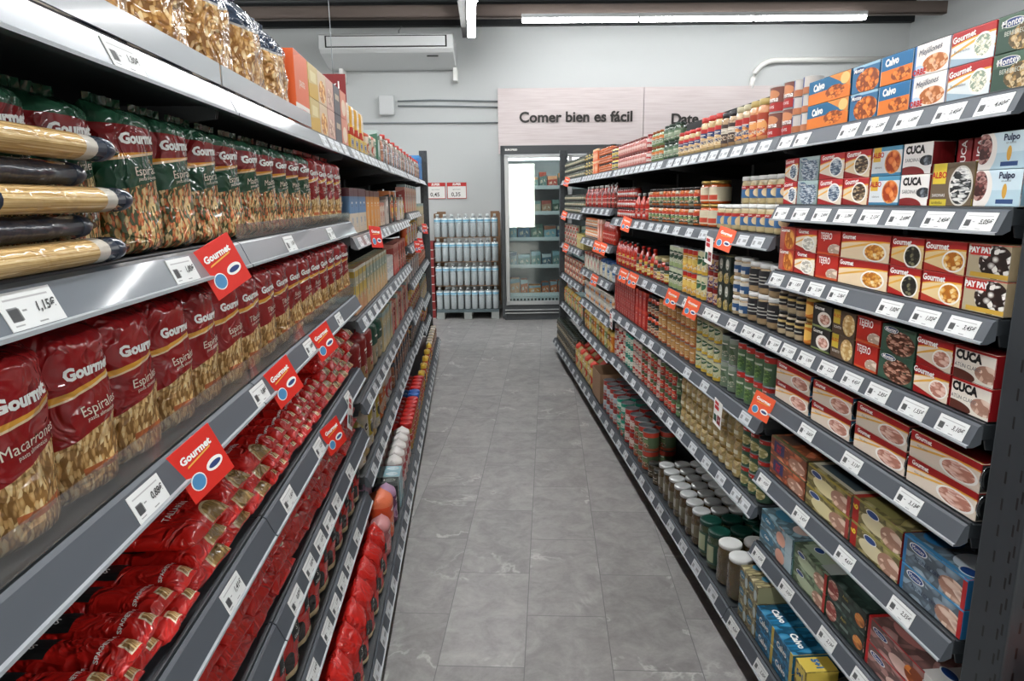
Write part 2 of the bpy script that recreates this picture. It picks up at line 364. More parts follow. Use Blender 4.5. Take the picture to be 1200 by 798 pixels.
    P['tejero'] = lambda w: carton('squid_carton', w, .0625, .05, tri_band('art_tejero', 'bd2a1e', [('ell', .8, .24, .3, .24, ('food', ['b9a592', 'e6d9c8', 'f3ece0'], 5, 1.8)), ('below', .1, 0, 0, 'd0582e')]), 'a8241c', texts=[G('TEJERO', .40, .76, .024, white, bold=.0004, sx=.72)], cat='tinned food box')
    P['g_white'] = lambda w: carton('razor_clam_carton', w, .0625, .05, gourmet_art('art_g_white', WHITEF, 'ece2ce', 'b0201f', .62, .36, .3, .32, 7, 2.0, low='a8241f'), 'a3221f', texts=[G('Gourmet', .38, .86, .0145, white, bold=.0004)], cat='tinned food box')
    P['g_ring'] = lambda w: carton('squid_ring_carton', w, .0625, .05, tri_band('art_g_ring', 'bb3a2a', [('ell', .66, .45, .34, .46, 'd07a3a'), ('ell', .66, .45, .28, .38, ('food', ['a8581c', 'e6a24a', 'f0c070'], 6, .7)), ('rect', 0, .0, .3, 1, 'b5655a')]), 'b0362a', texts=[G('Gourmet', .36, .86, .0145, white, bold=.0004)], cat='tinned food box')
    P['cuca_atun'] = lambda w: carton('tuna_carton', w, .0615, .05, tri_band('art_cuca_a', 'ece6da', [('ell', .84, .35, .3, .26, ('food', TUNA, 5, 1)), ('ell', .1, .1, .46, .2, '5c3026'), ('rect', 0, .92, 1, 1, 'b8201e'), ('rect', .0, .0, .02, 1, 'b8201e')]), 'a81a20', texts=[G('CUCA', .36, .74, .023, black, bold=.0014), G('ATÚN CLARO', .36, .42, .0105, GREY)], cat='tinned food box')
    P['g_tuna'] = lambda w: carton('tuna_carton', w, .0615, .05, gourmet_art('art_g_tuna', PINKF, 'e6d8c4', 'a81c1e', .72, .38, .26, .30, 6, 1.6, low='9c1a1c'), '9c1a1c', texts=[G('Gourmet', .28, .80, .0165, white, bold=.0006, rot=-.02)], cat='tinned food box')
    P['m_green'] = lambda w: carton('anchovy_carton', w, .0615, .05, tri_band('art_m_green', '3a5a4a', [('ell', .58, .42, .42, .42, ('food', ['4a2a1c', '8a5a48', 'c99a84', '3a3a2a'], 7, 1.8)), ('ell', .28, .84, .22, .11, 'cfd6d6'), ('ell', .28, .84, .2, .09, '1b4a78')]), '2c4a3c', texts=[G('Montey', .28, .84, .0125, white, bold=.0003)], cat='tinned food box')
    P['albo_lent'] = lambda w: carton('chickpea_carton', w, .0615, .05, tri_band('art_albo_l', '5c4a3a', [('rect', .04, .42, .34, 1, 'c9b23a'), ('ell', .72, .48, .26, .44, ('food', ['c9a060', 'e0c890', 'ecdcb0'], 9, 1))]), '4a3c30', texts=[G('ALBO', .2, .74, .013, RED), G('BONITO', .26, .28, .009, white)], cat='tinned food box')
    P['g_dark'] = lambda w: carton('tuna_carton', w, .0615, .05, tri_band('art_g_dark', '2b2a28', [('ell', .64, .4, .36, .32, 'e9e4da'), ('ell', .66, .4, .26, .22, ('food', PINKF, 7, 1.5)), ('below', .08, 0, 0, '8a9a60')]), '232220', texts=[G('Gourmet', .36, .84, .013, white, bold=.0004)], cat='tinned food box')
    return P
CP = cartons()

# big three-tin packs (front, top and near end show)
def pack3(name, w, h, d, front, side, top, texts=(), endm=None, **k):
    mb = MB(); sm = plain('card_'+side, side, .5)
    mb.box(-w/2, 0, 0, w/2, d, h, sm, front=front, top=top, side=endm or sm)
    parts = [('carton_body', bevel_mesh(mb.mesh(name), .002))]
    if texts:
        for s, x, z, size, m, kw in texts:
            t = MB(); put_text(t, s, (x-.5)*w, z*h, size, m, **kw); parts.append(('lettering', t.mesh('lettering')))
    if k.get('tin'):
        c = MB(); r = h*.42; tm = plain('tin_metal', 'a9adb0', .25, metal=1)
        for yy in (d*.25, d*.75):
            q = MB(); q.lathe([(r*.3, 0), (r*.75, .0), (r*.8, .0012), (r*.96, .0012), (r, .0), (r, -.002)], tm, 18)
            b = len(c.v); c.v += [(w/2+z+.0008, yy+x*.6, h/2+y) for x, y, z in q.v]
            for f, m_, u_, s_ in zip(q.f, q.mi, q.uv, q.sm): c.face([b+i for i in f], tm, u_, s_)
        parts.append(('tin_end', c.mesh('tin_end'), 'bare metal tin showing at the carton end'))
    return Proto(name, None, parts, w, h, d, 'tinned food box')

# ---------- lathe goods
def can(name, r, h, label, lidm=None, n=20, texts=(), cat='can'):
    tm = plain('tin_metal2', '9a9ea1', .3, metal=.9)
    b0 = MB(); b0.lathe([(r*.9, 0), (r, .002), (r, h*.03)], tm, n, 0, r); b = MB(); b.lathe([(r, h*.97), (r*1.02, h*.975), (r*1.02, h*.995), (r*.97, h), (r*.93, h*.985), (r*.5, h*.985)], lidm or tm, n, 0, r)
    l = MB(); l.lathe([(r*.995, h*.03, 0), (r*.995, h*.97, 1)], label, n, 0, r, cap=False)
    parts = [('bottom_rim', b0.mesh('bottom_rim')), ('tin_lid', b.mesh('tin_lid')), ('label', l.mesh('label'))]
    if texts:
        sf = lambda x, z: r-math.sqrt(max(r*r-x*x, 0))-.0005
        for s, x, z, size, m, kw in texts:
            t = MB(); put_text(t, s, x*r, z*h, size, m, surf=sf, **kw); parts.append(('lettering', t.mesh('lettering')))
    return Proto(name, None, parts, 2*r*1.02, h, 2*r, cat)
def jar(name, r, h, content, lid, label=None, lh=.14, neck=.8, n=20, l0=.2, l1=.62, cat='jar', lidmetal=0, texts=()):
    cm = content
    b = MB(); z1 = h*(1-lh)
    b.lathe([(r*.86, 0), (r*.98, h*.03), (r, h*.08), (r, z1*.82), (r*.93, z1*.93), (r*neck, z1)], cm, n, 0, r)
    parts = [('glass_body', b.mesh('glass_body'))]
    l = MB(); l.lathe([(r*(neck+.05), z1*.985), (r*(neck+.08), z1), (r*(neck+.08), h*.985), (r*(neck+.02), h), (r*.4, h*.996)], lid, n, 0, r)
    parts.append(('lid', l.mesh('lid')))
    if label:
        q = MB(); q.lathe([(r*1.012, h*l0, 0), (r*1.012, h*l1, 1)], label, n, 0, r, cap=False)
        parts.append(('label', q.mesh('label')))
    if texts:
        t = MB(); sf = lambda x, z: r-math.sqrt(max((r*1.02)**2-x*x, 0))
        for s, x, z, size, m, kw in texts: put_text(t, s, x*r, z*h, size, m, surf=sf, **kw)
        parts.append(('lettering', t.mesh('lettering')))
    return Proto(name, None, parts, 2*r, h, 2*r, cat)
def bottle(name, r, h, body, cap, label=None, n=14, cat='bottle', squash=1):
    b = MB(); b.lathe([(r*.9, 0), (r, h*.03), (r, h*.55), (r*.92, h*.66), (r*.5, h*.82), (r*.36, h*.88), (r*.36, h*.9)], body, n, 0, r, squash=squash)
    parts = [('bottle_body', b.mesh('bottle_body'))]
    c = MB(); c.lathe([(r*.42, h*.89), (r*.42, h*.99), (r*.36, h)], cap, n, 0, r)
    parts.append(('cap', c.mesh('cap')))
    if label:
        q = MB(); q.lathe([(r*1.012, h*.15, 0), (r*1.012, h*.52, 1)], label, n, 0, r, cap=False, squash=squash)
        parts.append(('label', q.mesh('label')))
    return Proto(name, None, parts, 2*r, h, 2*r, cat)

# ---------- bags
def bag_surf(w, h, d, seed=0, top=.12, lump=.006, n1=2.4, flatbase=True):
    def thick(t):          # half depth as a function of height fraction
        a = min(1, (t/.05))**.5*.25+.75 if flatbase else math.sin(min(1, t/.16)*PI/2)
        if t > 1-top: a *= max(.04, max(0, math.cos((t-(1-top))/top*PI/2))**.8)
        return a*d/2
    def width(t):
        return w/2*(.96+.04*math.sin(t*PI))
    def half(x, z):
        t = max(0, min(1, z/h)); W = width(t); q = min(1, abs(x)/W)
        return thick(t)*(max(0, 1-q**n1))**(1/n1)
    def front(x, z):
        return -half(x, z)+noise.noise(Vector((x*24+seed*7, z*18, seed)))*lump+noise.noise(Vector((x*70+seed*7, z*50, seed)))*lump*.35
    return front, half, width
def bag_mesh(name, w, h, d, m, seed=0, nx=20, nz=26, **k):
    front, half, width = bag_surf(w, h, d, seed, **k)
    mb = MB(); cols = []
    for j in range(nz+1):
        t = j/nz; z = t*h; W = width(t); row = []
        for i in range(nx+1):
            q = -math.cos(PI*i/nx); row.append((q*W*.999, front(q*W*.999, z) if 0 < i < nx else 0, z))
        bk = []
        for i in range(nx-1, 0, -1):
            q = -math.cos(PI*i/nx); bk.append((q*W*.999, half(q*W, z)*.95+noise.noise(Vector((q*3, z*20, seed+5)))*.002, z))
        cols.append(row+bk)
    N = len(cols[0])
    for c in cols: mb.v += c
    for j in range(nz):
        for i in range(N):
            k2 = (i+1) % N
            ua = i/nx if i <= nx else 1-(i-nx)/nx; ub = (i+1)/nx if i+1 <= nx else 1-(i+1-nx)/nx
            mb.face([j*N+i, j*N+k2, (j+1)*N+k2, (j+1)*N+i], m, [(ua, j/nz), (ub, j/nz), (ub, (j+1)/nz), (ua, (j+1)/nz)], True)
    mb.face(list(range(N))[::-1], m, [(.5, 0)]*N); mb.face([nz*N+i for i in range(N)], m, [(.5, 1)]*N)
    me = mb.mesh(name)
    dy = d/2
    for v in me.vertices: v.co.y += dy
    return me, (lambda x, z: front(x, z)+dy)
PASTA = ['8a6434', 'cfa468', 'e6c88e', 'f2deae']
TRIC = ['4a5230', 'd0623a', 'd9b878', 'e6cf9c', '8a6a3a']
def seal_mesh(w, h, z, m, d):
    mb = MB(); n = 16
    for i in range(n+1):
        x = -w/2*.92+w*.92*i/n; y = d/2+.002*math.sin(i*2.1)
        mb.v += [(x, y, z-.004), (x, y-.001+.0015*math.sin(i*1.3), z+h)]
    for i in range(n): mb.face([2*i, 2*i+2, 2*i+3, 2*i+1], m, [(.5, .99)]*4, True)
    return mb
def gourmet_bag(name, w, h, d, green, word, pcols, seed, tall=0):
    nm = 'art_'+name+word+str(seed)
    a = Art(nm, ('food', pcols, 40, .5), .38, coat=1.3, bump=1, bscale=20, bdist=.008)
    if green:
        a.above(.40, .16, 0, '1c4a34').above(.60, .12, 0, 'e9c8a0').above(.615, .125, .0, 'e0962e').above(.655, .04, .04, '7c1518').above(.86, -.03, 0, '1c4a34')
    else:
        a.above(.30, .20, .05, '8c0f13').above(.56, .12, .06, 'e8d0a8').above(.57, .13, .06, 'e0a23a').above(.61, .10, .05, '920f13')
        a.rect(.3, .14, .9, .18, 'b5653a')
    m = a.done()
    me, sf = bag_mesh(name, w, h, d, m, seed)
    t = MB(); t2 = MB(); t3 = MB()
    put_text(t, 'Gourmet', -w*.06, h*(.74 if not green else .77), .0180, white, lambda x, z: sf(x, z)-.0012, bold=.0009, rot=.06)
    put_text(t2, word, -w*.02, h*(.52 if not green else .56), .016, plain('cream_print', 'e6dccb'), lambda x, z: sf(x, z)-.0012, rot=.10)
    put_text(t3, 'pasta alimenticia', -w*.02, h*(.47 if not green else .51), .0065, plain('cream_print', 'e6dccb'), lambda x, z: sf(x, z)-.0012, rot=.10)
    s = seal_mesh(w*.95, .016, h-.006, m, d)
    return Proto(name, None, [('film_bag', me), ('lettering', t.mesh('lettering')), ('lettering', t2.mesh('lettering')), ('lettering', t3.mesh('lettering')), ('top_seal', s.mesh('top_seal'))], w, h, d, 'pasta bag')
def clear_bag(name, w, h, d, seed):
    a = Art('art_clear%d' % seed, ('food', ['8a5c26', 'c0904e', 'dcb478', 'efd9a8'], 27, .75), .3, coat=1.3, bump=.8, bscale=20, bdist=.008)
    a.above(.72, -.35, .55, 'a9a9a6').above(.74, -.35, .55, '16283e')
    a.below(.14, -.3, .3, 'b9b2a4').below(.11, -.3, .3, '1a2c40')
    m = a.done(); me, sf = bag_mesh(name, w, h, d, m, seed, lump=.008, top=.3)
    t = MB(); off = lambda x, z: sf(x, z)-.0012
    add_patch(t, w*.18, h*.06, w*.34, h*.2, black, off); put_text(t, 'g', w*.26, h*.13, .02, white, lambda x, z: sf(x, z)-.002)
    s = seal_mesh(w*.9, .02, h-.004, m, d)
    return Proto(name, None, [('film_bag', me), ('logo_patch', t.mesh('logo_patch')), ('top_seal', s.mesh('top_seal'))], w, h, d, 'pasta bag')
def flat_pack(name, w, L, th, seed, kind='spaghetti'):
    """pillow pack lying with its short end to the aisle: x across, y into the shelf, z up"""
    a = Art('art_flat_%s%d' % (kind, seed), 'bd1a14', .3, coat=1.2, bump=1, bscale=26, bdist=.008)
    if kind == 'spaghetti':
        a.rect(.52, .015, .95, .075, 'd9c9a8').rect(.56, .02, .92, .065, ('food', PASTA, 30, .3))
    elif kind == 'nest':
        a.ell(.72, .04, .24, .10, 'cdbb94').ell(.72, .035, .21, .085, ('food', ['7a6034', 'a88a54', 'c4a870'], 26, .4))
    elif kind == 'bow':
        for (x, y, r) in ((.25, .12, .08), (.45, .18, .09), (.62, .10, .07), (.36, .28, .08), (.7, .26, .08), (.2, .36, .07), (.52, .38, .08)):
            a.ell(x, y, r, r*.55, 'e0d2b4').ell(x+.03, y+.012, r*.45, r*.2, 'c2a878')
    elif kind == 'pen':
        a.ell(.5, .12, .12, .08, 'd8c49a').ell(.5, .12, .08, .05, ('food', PASTA, 24, .5)).rect(.1, .45, .9, .47, 'd8c49a')
    m = a.done(); mb = MB(); nx, ny = 14, 22
    def hz(x, y):
        q = abs(2*x/w); p = min(1, y/L/.14, (1-y/L)/.1); p = max(0, p)
        return th/2*(1-q**2.6)**(.42)*math.sin(p*PI/2)**.6+.0015
    grid = {}
    for s in (1, -1):
        for j in range(ny+1):
            for i in range(nx+1):
                x = w/2*(-math.cos(PI*i/nx)); y = L*j/ny
                z = th/2+s*hz(x, y)+(noise.noise(Vector((x*40+seed*3, y*34, s*3)))*.0035 if s > 0 else 0)
                grid[(s, i, j)] = len(mb.v); mb.v.append((x, y+noise.noise(Vector((x*30, seed, 0)))*.004*(1 if j < 3 else 0), z))
    for s in (1, -1):
        for j in range(ny):
            for i in range(nx):
                k = [grid[(s, i, j)], grid[(s, i+1, j)], grid[(s, i+1, j+1)], grid[(s, i, j+1)]]
                uv = [(i/nx, j/ny), ((i+1)/nx, j/ny), ((i+1)/nx, (j+1)/ny), (i/nx, (j+1)/ny)]
                if s < 0: k = k[::-1]; uv = uv[::-1]
                mb.face(k, m, uv, True)
    for i in range(nx):
        mb.face([grid[(-1, i, 0)], grid[(-1, i+1, 0)], grid[(1, i+1, 0)], grid[(1, i, 0)]], m, None, True)
        mb.face([grid[(1, i, ny)], grid[(1, i+1, ny)], grid[(-1, i+1, ny)], grid[(-1, i, ny)]], m, None, True)
    for j in range(ny):
        mb.face([grid[(1, 0, j)], grid[(1, 0, j+1)], grid[(-1, 0, j+1)], grid[(-1, 0, j)]], m, None, True)
        mb.face([grid[(-1, nx, j)], grid[(-1, nx, j+1)], grid[(1, nx, j+1)], grid[(1, nx, j)]], m, None, True)
    t = MB(); top = lambda x, y: th/2+hz(x, y)+noise.noise(Vector((x*40+seed*3, y*34, 3)))*.0035+.0012
    y0, y1 = L*.36, L*.58; b = len(t.v)
    for j in range(5):
        for i in range(7):
            x = -w*.36+w*.72*i/6; y = y0+(y1-y0)*j/4; t.v.append((x, y, top(x, y)))
    for j in range(4):
        for i in range(6):
            q = b+j*7+i; t.face([q, q+1, q+8, q+7], black)
    def flat_text(s_, cx, cy, size, m_, rot, e=.0008, bold=0):
        vs, fs = text_mesh(s_, size, bold); b = len(t.v); cr, sr = math.cos(rot), math.sin(rot)
        for p, q in vs:
            x, y = cx+p*cr-q*sr, cy+p*sr+q*cr; t.v.append((x, y, top(x, y)+e))
        for f in fs: t.face([b+i for i in f], m_)
    sz = min(.016, w*.2)
    flat_text('GALLO', 0, L*.535, sz, white, PI, bold=.0002)
    flat_text('S', -.002, L*.44, sz*1.3, white, PI/2)
    if kind == 'spaghetti': flat_text('SPAGHETTI nº3', 0, L*.12, w*.135, white, 0, bold=.0001)
    if kind == 'nest': flat_text('TALLARÍN', 0, L*.25, w*.12, white, 0)
    t2 = MB()
    for f in ('bw',): pass
    return Proto(name, None, [('film_pack', mb.mesh('film_pack')), ('black_logo', t.mesh('black_logo'))], w, th*.86, L, 'pasta pack')
def gallo_standing(name, w, h, d, seed):
    a = Art('art_gallo_st%d' % seed, 'c01c15', .3, coat=1.2, bump=1, bscale=22, bdist=.008)
    a.ell(.25, .25, .12, .16, '2a2220').below(.06, .3, -.3, 'c9b28a')
    m = a.done(); me, sf = bag_mesh(name, w, h, d, m, seed, top=.3, lump=.006)
    t = MB(); off = lambda x, z: sf(x, z)-.0015
    add_patch(t, -w*.22, h*.50, w*.26, h*.72, black, off); put_text(t, 'GALLO', 0, h*.55, .011, white, lambda x, z: sf(x, z)-.0024)
    put_text(t, 'S', 0, h*.65, .018, white, lambda x, z: sf(x, z)-.0024)
    return Proto(name, None, [('film_bag', me), ('black_logo', t.mesh('black_logo'))], w, h, d, 'pasta pack')
def spag_bundle(name, r, L, seed):
    navy = plain('navy_film', '1a2638', .3, coat=1, bump=.4, bscale=30)
    sp = Art('art_spag_bundle', ('food', ['a8854c', 'cfb07a', 'e0c896'], 60, .03), .4, coat=.8, bump=.5, bscale=20, bdist=.004).rect(0, 0, 1, .16, '1a2638').rect(0, .8, 1, .9, 'c9c4b8').rect(0, .9, 1, 1, '1a2638').done() if seed == 1 else navy
    # lies along x: lathe about z then turned
    def lay(prof, mats, nm):
        q = MB(); q.lathe(prof, mats, 18); q.v = [(z-L/2, y*1.0+r, x*.72+r*.72) for x, y, z in q.v]; return q.mesh(nm)
    body = lay([(r*.98, L*.12, 0), (r, L*.3, .25), (r, L*.7, .75), (r*.98, L*.86, 1)], sp, 'spaghetti')
    e1 = lay([(r*.25, 0), (r*.5, L*.02), (r*.96, L*.07), (r*1.0, L*.13)], navy, 'film_end')
    e2 = lay([(r*1.0, L*.85), (r*.96, L*.9), (r*.55, L*.95), (r*.3, L*1.0)], navy, 'film_end')
    return Proto(name, None, [('spaghetti_window', body), ('film_end', e1, 'navy film gathered at the end'), ('film_end', e2, 'navy film gathered at the end')], L, 2*r*.72, 2*r, 'spaghetti packet')

# ================================================================== the room
PSI = .12
MR0 = Matrix.Rotation(-PSI, 4, 'Z')
PIV = MR0 @ Vector((-.2, 8.9, 0)); PSI = .05
MR = Matrix.Translation(PIV) @ Matrix.Rotation(-PSI, 4, 'Z') @ Matrix.Translation((.2, -8.9, 0))
def rloc(o, x, y, z):
    o.location = MR @ Vector((x, y, z)); o.rotation_euler = (0, 0, -PSI); return o
def struct(name, mb, x=0, y=0, z=0):
    o = ob(name, mb); rloc(o, x, y, z); o['kind'] = 'structure'; return o
def thing(name, label, cat, group=None):
    o = bpy.data.objects.new(name, None); o.empty_display_size = .05; C.objects.link(o); return tag(o, label, cat, group)
# floor tiles
def floor_mat():
    m, nt, b = new_mat('grey_marble_tile'); N = nt.nodes.new; Lk = nt.links.new
    tc = N('ShaderNodeTexCoord'); sp = N('ShaderNodeSeparateXYZ'); Lk(tc.outputs['Object'], sp.inputs[0])
    def mth(op, a, c=None):
        n = N('ShaderNodeMath'); n.operation = op
        for i, x in enumerate((a, c)):
            if x is None: continue
            if isinstance(x, (int, float)): n.inputs[i].default_value = x
            else: Lk(x, n.inputs[i])
        return n.outputs[0]
    u = mth('ADD', sp.outputs[1], -2.213+.566*8); v = mth('ADD', sp.outputs[0], .367+.2875*20)
    cb = N('ShaderNodeCombineXYZ'); Lk(u, cb.inputs[0]); Lk(v, cb.inputs[1])
    br = N('ShaderNodeTexBrick'); Lk(cb.outputs[0], br.inputs['Vector']); br.inputs['Scale'].default_value = 1
    br.inputs['Brick Width'].default_value = .566; br.inputs['Row Height'].default_value = .2875; br.offset = .5
    br.inputs['Mortar Size'].default_value = .0016; br.inputs['Mortar Smooth'].default_value = .2; br.inputs['Bias'].default_value = 0
    br.inputs['Color1'].default_value = (0, 0, 0, 1); br.inputs['Color2'].default_value = (1, 1, 1, 1); br.inputs['Mortar'].default_value = (.5, .5, .5, 1)
    off = N('ShaderNodeVectorMath'); off.operation = 'MULTIPLY_ADD'; Lk(br.outputs['Color'], off.inputs[0]); off.inputs[1].default_value = (5, 7, 3); Lk(tc.outputs['Object'], off.inputs[2])
    n1 = N('ShaderNodeTexNoise'); n1.inputs['Scale'].default_value = 1.5; n1.inputs['Detail'].default_value = 6; n1.inputs['Roughness'].default_value = .6; n1.inputs['Distortion'].default_value = .5; Lk(off.outputs[0], n1.inputs['Vector'])
    n2 = N('ShaderNodeTexNoise'); n2.inputs['Scale'].default_value = 45; n2.inputs['Detail'].default_value = 6; n2.inputs['Roughness'].default_value = .7; Lk(off.outputs[0], n2.inputs['Vector'])
    vein = mth('ABSOLUTE', mth('SUBTRACT', n1.outputs['Fac'], .5)); 
    cr = N('ShaderNodeValToRGB'); Lk(vein, cr.inputs[0]); cr.color_ramp.elements[0].color = (1, 1, 1, 1); cr.color_ramp.elements[1].position = .016; cr.color_ramp.elements[1].color = (0, 0, 0, 1)
    n4 = N('ShaderNodeTexNoise'); n4.inputs['Scale'].default_value = 9; n4.inputs['Detail'].default_value = 8; n4.inputs['Roughness'].default_value = .65; n4.inputs['Distortion'].default_value = .6; Lk(off.outputs[0], n4.inputs['Vector'])
    n3 = N('ShaderNodeTexNoise'); n3.inputs['Scale'].default_value = 3.3; n3.inputs['Detail'].default_value = 2; Lk(off.outputs[0], n3.inputs['Vector'])
    vm = mth('MULTIPLY', cr.outputs[0], mth('MULTIPLY', mth('MAXIMUM', mth('SUBTRACT', n3.outputs['Fac'], .50), 0), 3.0))
    base = N('ShaderNodeMix'); base.data_type = 'RGBA'; base.inputs['A'].default_value = lin('7e7c7b'); base.inputs['B'].default_value = lin('a8a6a4')
    f = mth('ADD', mth('MULTIPLY', br.outputs['Color'], .42), mth('ADD', mth('MULTIPLY', mth('SUBTRACT', n2.outputs['Fac'], .4), .7), mth('MULTIPLY', mth('SUBTRACT', n4.outputs['Fac'], .42), 2.0))); Lk(f, base.inputs['Factor'])
    a2 = N('ShaderNodeMix'); a2.data_type = 'RGBA'; Lk(vm, a2.inputs['Factor']); Lk(base.outputs['Result'], a2.inputs['A']); a2.inputs['B'].default_value = lin('dcdcd9')
    a3 = N('ShaderNodeMix'); a3.data_type = 'RGBA'; Lk(br.outputs['Fac'], a3.inputs['Factor']); Lk(a2.outputs['Result'], a3.inputs['A']); a3.inputs['B'].default_value = lin('6a6b6b')
    Lk(a3.outputs['Result'], b.inputs['Base Color']); b.inputs['Roughness'].default_value = .42
    bp = N('ShaderNodeBump'); bp.inputs['Strength'].default_value = .12; bp.inputs['Distance'].default_value = .003; Lk(n2.outputs['Fac'], bp.inputs['Height']); Lk(bp.outputs['Normal'], b.inputs['Normal'])
    return m
YB, YF, XL, XR_, ZC = 9.40, -8.0, -6.5, 4.80, 3.98
f = MB(); f.quad([(XL-1, YF-1, 0), (XR_+1, YF-1, 0), (XR_+1, YB+.6, 0), (XL-1, YB+.6, 0)], floor_mat()); o = ob('floor', f); o.rotation_euler = (0, 0, -.12); o['kind'] = 'structure'
paint = plain('wall_paint_grey', 'c9cdcd', .75, bump=.03, bscale=90)
def wallbox(name, a, b): m = MB(); m.box(*a, *b, paint); struct(name, m)
wallbox('wall_back', (XL-.15, YB, 0), (XR_+.15, YB+.15, ZC))
wallbox('wall_right', (XR_, YF, 0), (XR_+.15, YB, ZC))
wallbox('wall_left', (XL-.15, YF, 0), (XL, YB, ZC))
m = MB()       # storefront wall behind the camera with the daylit entrance
for a, b in (((XL-.15, YF-.15, 0), (-.36, YF, ZC)), ((.62, YF-.15, 0), (XR_+.15, YF, ZC)), ((-.36, YF-.15, 2.75), (.62, YF, ZC)), ((-.36, YF-.15, 0), (.62, YF, .5))): m.box(*a, *b, paint)
struct('wall_front', m)
m = MB(); day = plain('daylight_outside', 'f4f0e6', .5, emit=20); m.quad([(-.36, YF-.12, .5), (.62, YF-.12, .5), (.62, YF-.12, 2.75), (-.36, YF-.12, 2.75)], day)
struct('window_1', m)
steel = plain('painted_steel_grey', '4a4b4a', .6); deckc = plain('ceiling_deck', '6f7375', .6, metal=.2)
m = MB(); n = 120
for i in range(n):       # corrugated deck, ribs run across the store
    y0 = YF+(YB-YF)*i/n; y1 = YF+(YB-YF)*(i+1)/n; ya = y0+(y1-y0)*.5
    m.quad([(XL, y0, ZC), (XL, ya, ZC), (XR_, ya, ZC), (XR_, y0, ZC)], deckc)
    m.quad([(XL, ya, ZC), (XL, ya+.02, ZC+.05), (XR_, ya+.02, ZC+.05), (XR_, ya, ZC)], deckc)
    m.quad([(XL, ya+.02, ZC+.05), (XL, y1-.02, ZC+.05), (XR_, y1-.02, ZC+.05), (XR_, ya+.02, ZC+.05)], deckc)
    m.quad([(XL, y1-.02, ZC+.05), (XL, y1, ZC), (XR_, y1, ZC), (XR_, y1-.02, ZC+.05)], deckc)
struct('ceiling', m)
brown = plain('brown_steel_purlin', '6e625b', .6); dks = plain('dark_steel', '202325', .6)
m = MB(); m.box(XL, YB-.08, 3.70, XR_, YB, ZC, dks); struct('trim_1', m)
k = 2
for y in (8.66, 6.6, 4.4, 2.2, 0, -2.2, -4.4):
    m = MB(); m.box(XL, y, 3.635, XR_, y+.02, 3.77, brown); m.box(XL, y, 3.635, XR_, y+.09, 3.65, brown); m.box(XL, y, 3.76, XR_, y+.09, 3.775, brown)
    struct('trim_%d' % k, m); k += 1
m = MB(); m.box(-.21, YF+1.2, 3.47, -.05, YB-.45, 3.63, steel); o = struct('trim_%d' % k, m)
o.rotation_euler = (0, 0, -.028); o.location = (-.03, 0, 0); k += 1
# lamps
tubem = plain('led_diffuser', 'ffffff', .5, emit=40)
housing = plain('lamp_housing_white', 'cfd2d3', .4)
tubeb = plain('led_diffuser_dim', 'ffffff', .5, emit=22)
def led(x0, y0, x1, y1, z, w, label, group, room=True):
    L_ = math.hypot(x1-x0, y1-y0); ang = math.atan2(y1-y0, x1-x0)
    t = thing('ceiling_light', label, 'ceiling light', group)
    p = Vector(((x0+x1)/2, (y0+y1)/2, z))
    if room: p = MR @ p; ang -= PSI
    t.location = p; t.rotation_euler = (0, 0, ang)
    a = MB(); a.box(-L_/2, -w/2, .0, L_/2, w/2, .045, housing); a.box(-L_/2-.004, -w/2-.002, -.02, -L_/2+.006, w/2+.002, .045, housing); a.box(L_/2-.006, -w/2-.002, -.02, L_/2+.004, w/2+.002, .045, housing)
    ob('housing', bevel_mesh(a.mesh('housing'), .003), t)
    b = MB(); b.box(-L_/2+.006, -w/2+.004, -.045, L_/2-.006, w/2-.004, .001, tubeb if 'back wall' in label else tubem); ob('diffuser', bevel_mesh(b.mesh('diffuser'), .01, 3), t)
for i, (a, b) in enumerate(((-.336, 1.05), (1.06, 2.42), (2.43, 3.76))):
    led(a, 8.55, b, 8.55, 3.59, .07, 'white linear led lamp under the ceiling before back wall, %s' % ['left one of three, above sign', 'middle one of three', 'right one of three, nearest corner'][i], 'led lamps along the back wall')
for i in range(8):
    y1 = 8.42-1.42*i
    led(.10, y1-1.4, .115, y1, 3.40, .095, 'white linear led lamp on grey ceiling channel over the aisle' if i == 0 else 'white linear led lamp overhead, out of view', 'led lamps over the aisle', room=False)
for x in (-2.6, 2.7, -4.6):  # leftmost row: unseen fill added to brighten the back wall's left side
    for i in range(5):
        y1 = (7.6 if x < -4 else 6.6)-2.1*i
        led(x, y1-1.4, x, y1, 3.5, .12, 'white linear led lamp of the neighbouring aisle and added fill rows, out of view', 'led lamps over neighbouring aisles')
# small stay on the right of the ceiling
m = MB(); m.tube([(2.9, 8.2, 3.78), (3.25, 7.75, 3.92)], .012, white); o = ob('ceiling_strut', m); tag(o, 'thin white strut under the ceiling deck near right corner', 'strut'); rloc(o, 0, 0, 0)
# sign board
t = thing('sign_board', 'pale pink wood-effect sign board with dark lettering above the freezer', 'sign'); rloc(t, 0, 9.32, 0)
def wood():
    m, nt, b = new_mat('pink_wood_print'); tc = nt.nodes.new('ShaderNodeTexCoord'); mp = nt.nodes.new('ShaderNodeMapping'); mp.inputs['Scale'].default_value = (1.2, 1, 30)
    n = nt.nodes.new('ShaderNodeTexNoise'); n.inputs['Scale'].default_value = 2; n.inputs['Detail'].default_value = 4
    cr = nt.nodes.new('ShaderNodeValToRGB'); cr.color_ramp.elements[0].color = lin('cdc0bf'); cr.color_ramp.elements[0].position = .3; cr.color_ramp.elements[1].color = lin('ddd3d2'); cr.color_ramp.elements[1].position = .65
    nt.links.new(tc.outputs['Object'], mp.inputs[0]); nt.links.new(mp.outputs[0], n.inputs['Vector']); nt.links.new(n.outputs['Fac'], cr.inputs[0]); nt.links.new(cr.outputs[0], b.inputs['Base Color']); b.inputs['Roughness'].default_value = .6
    return m
wm = wood()
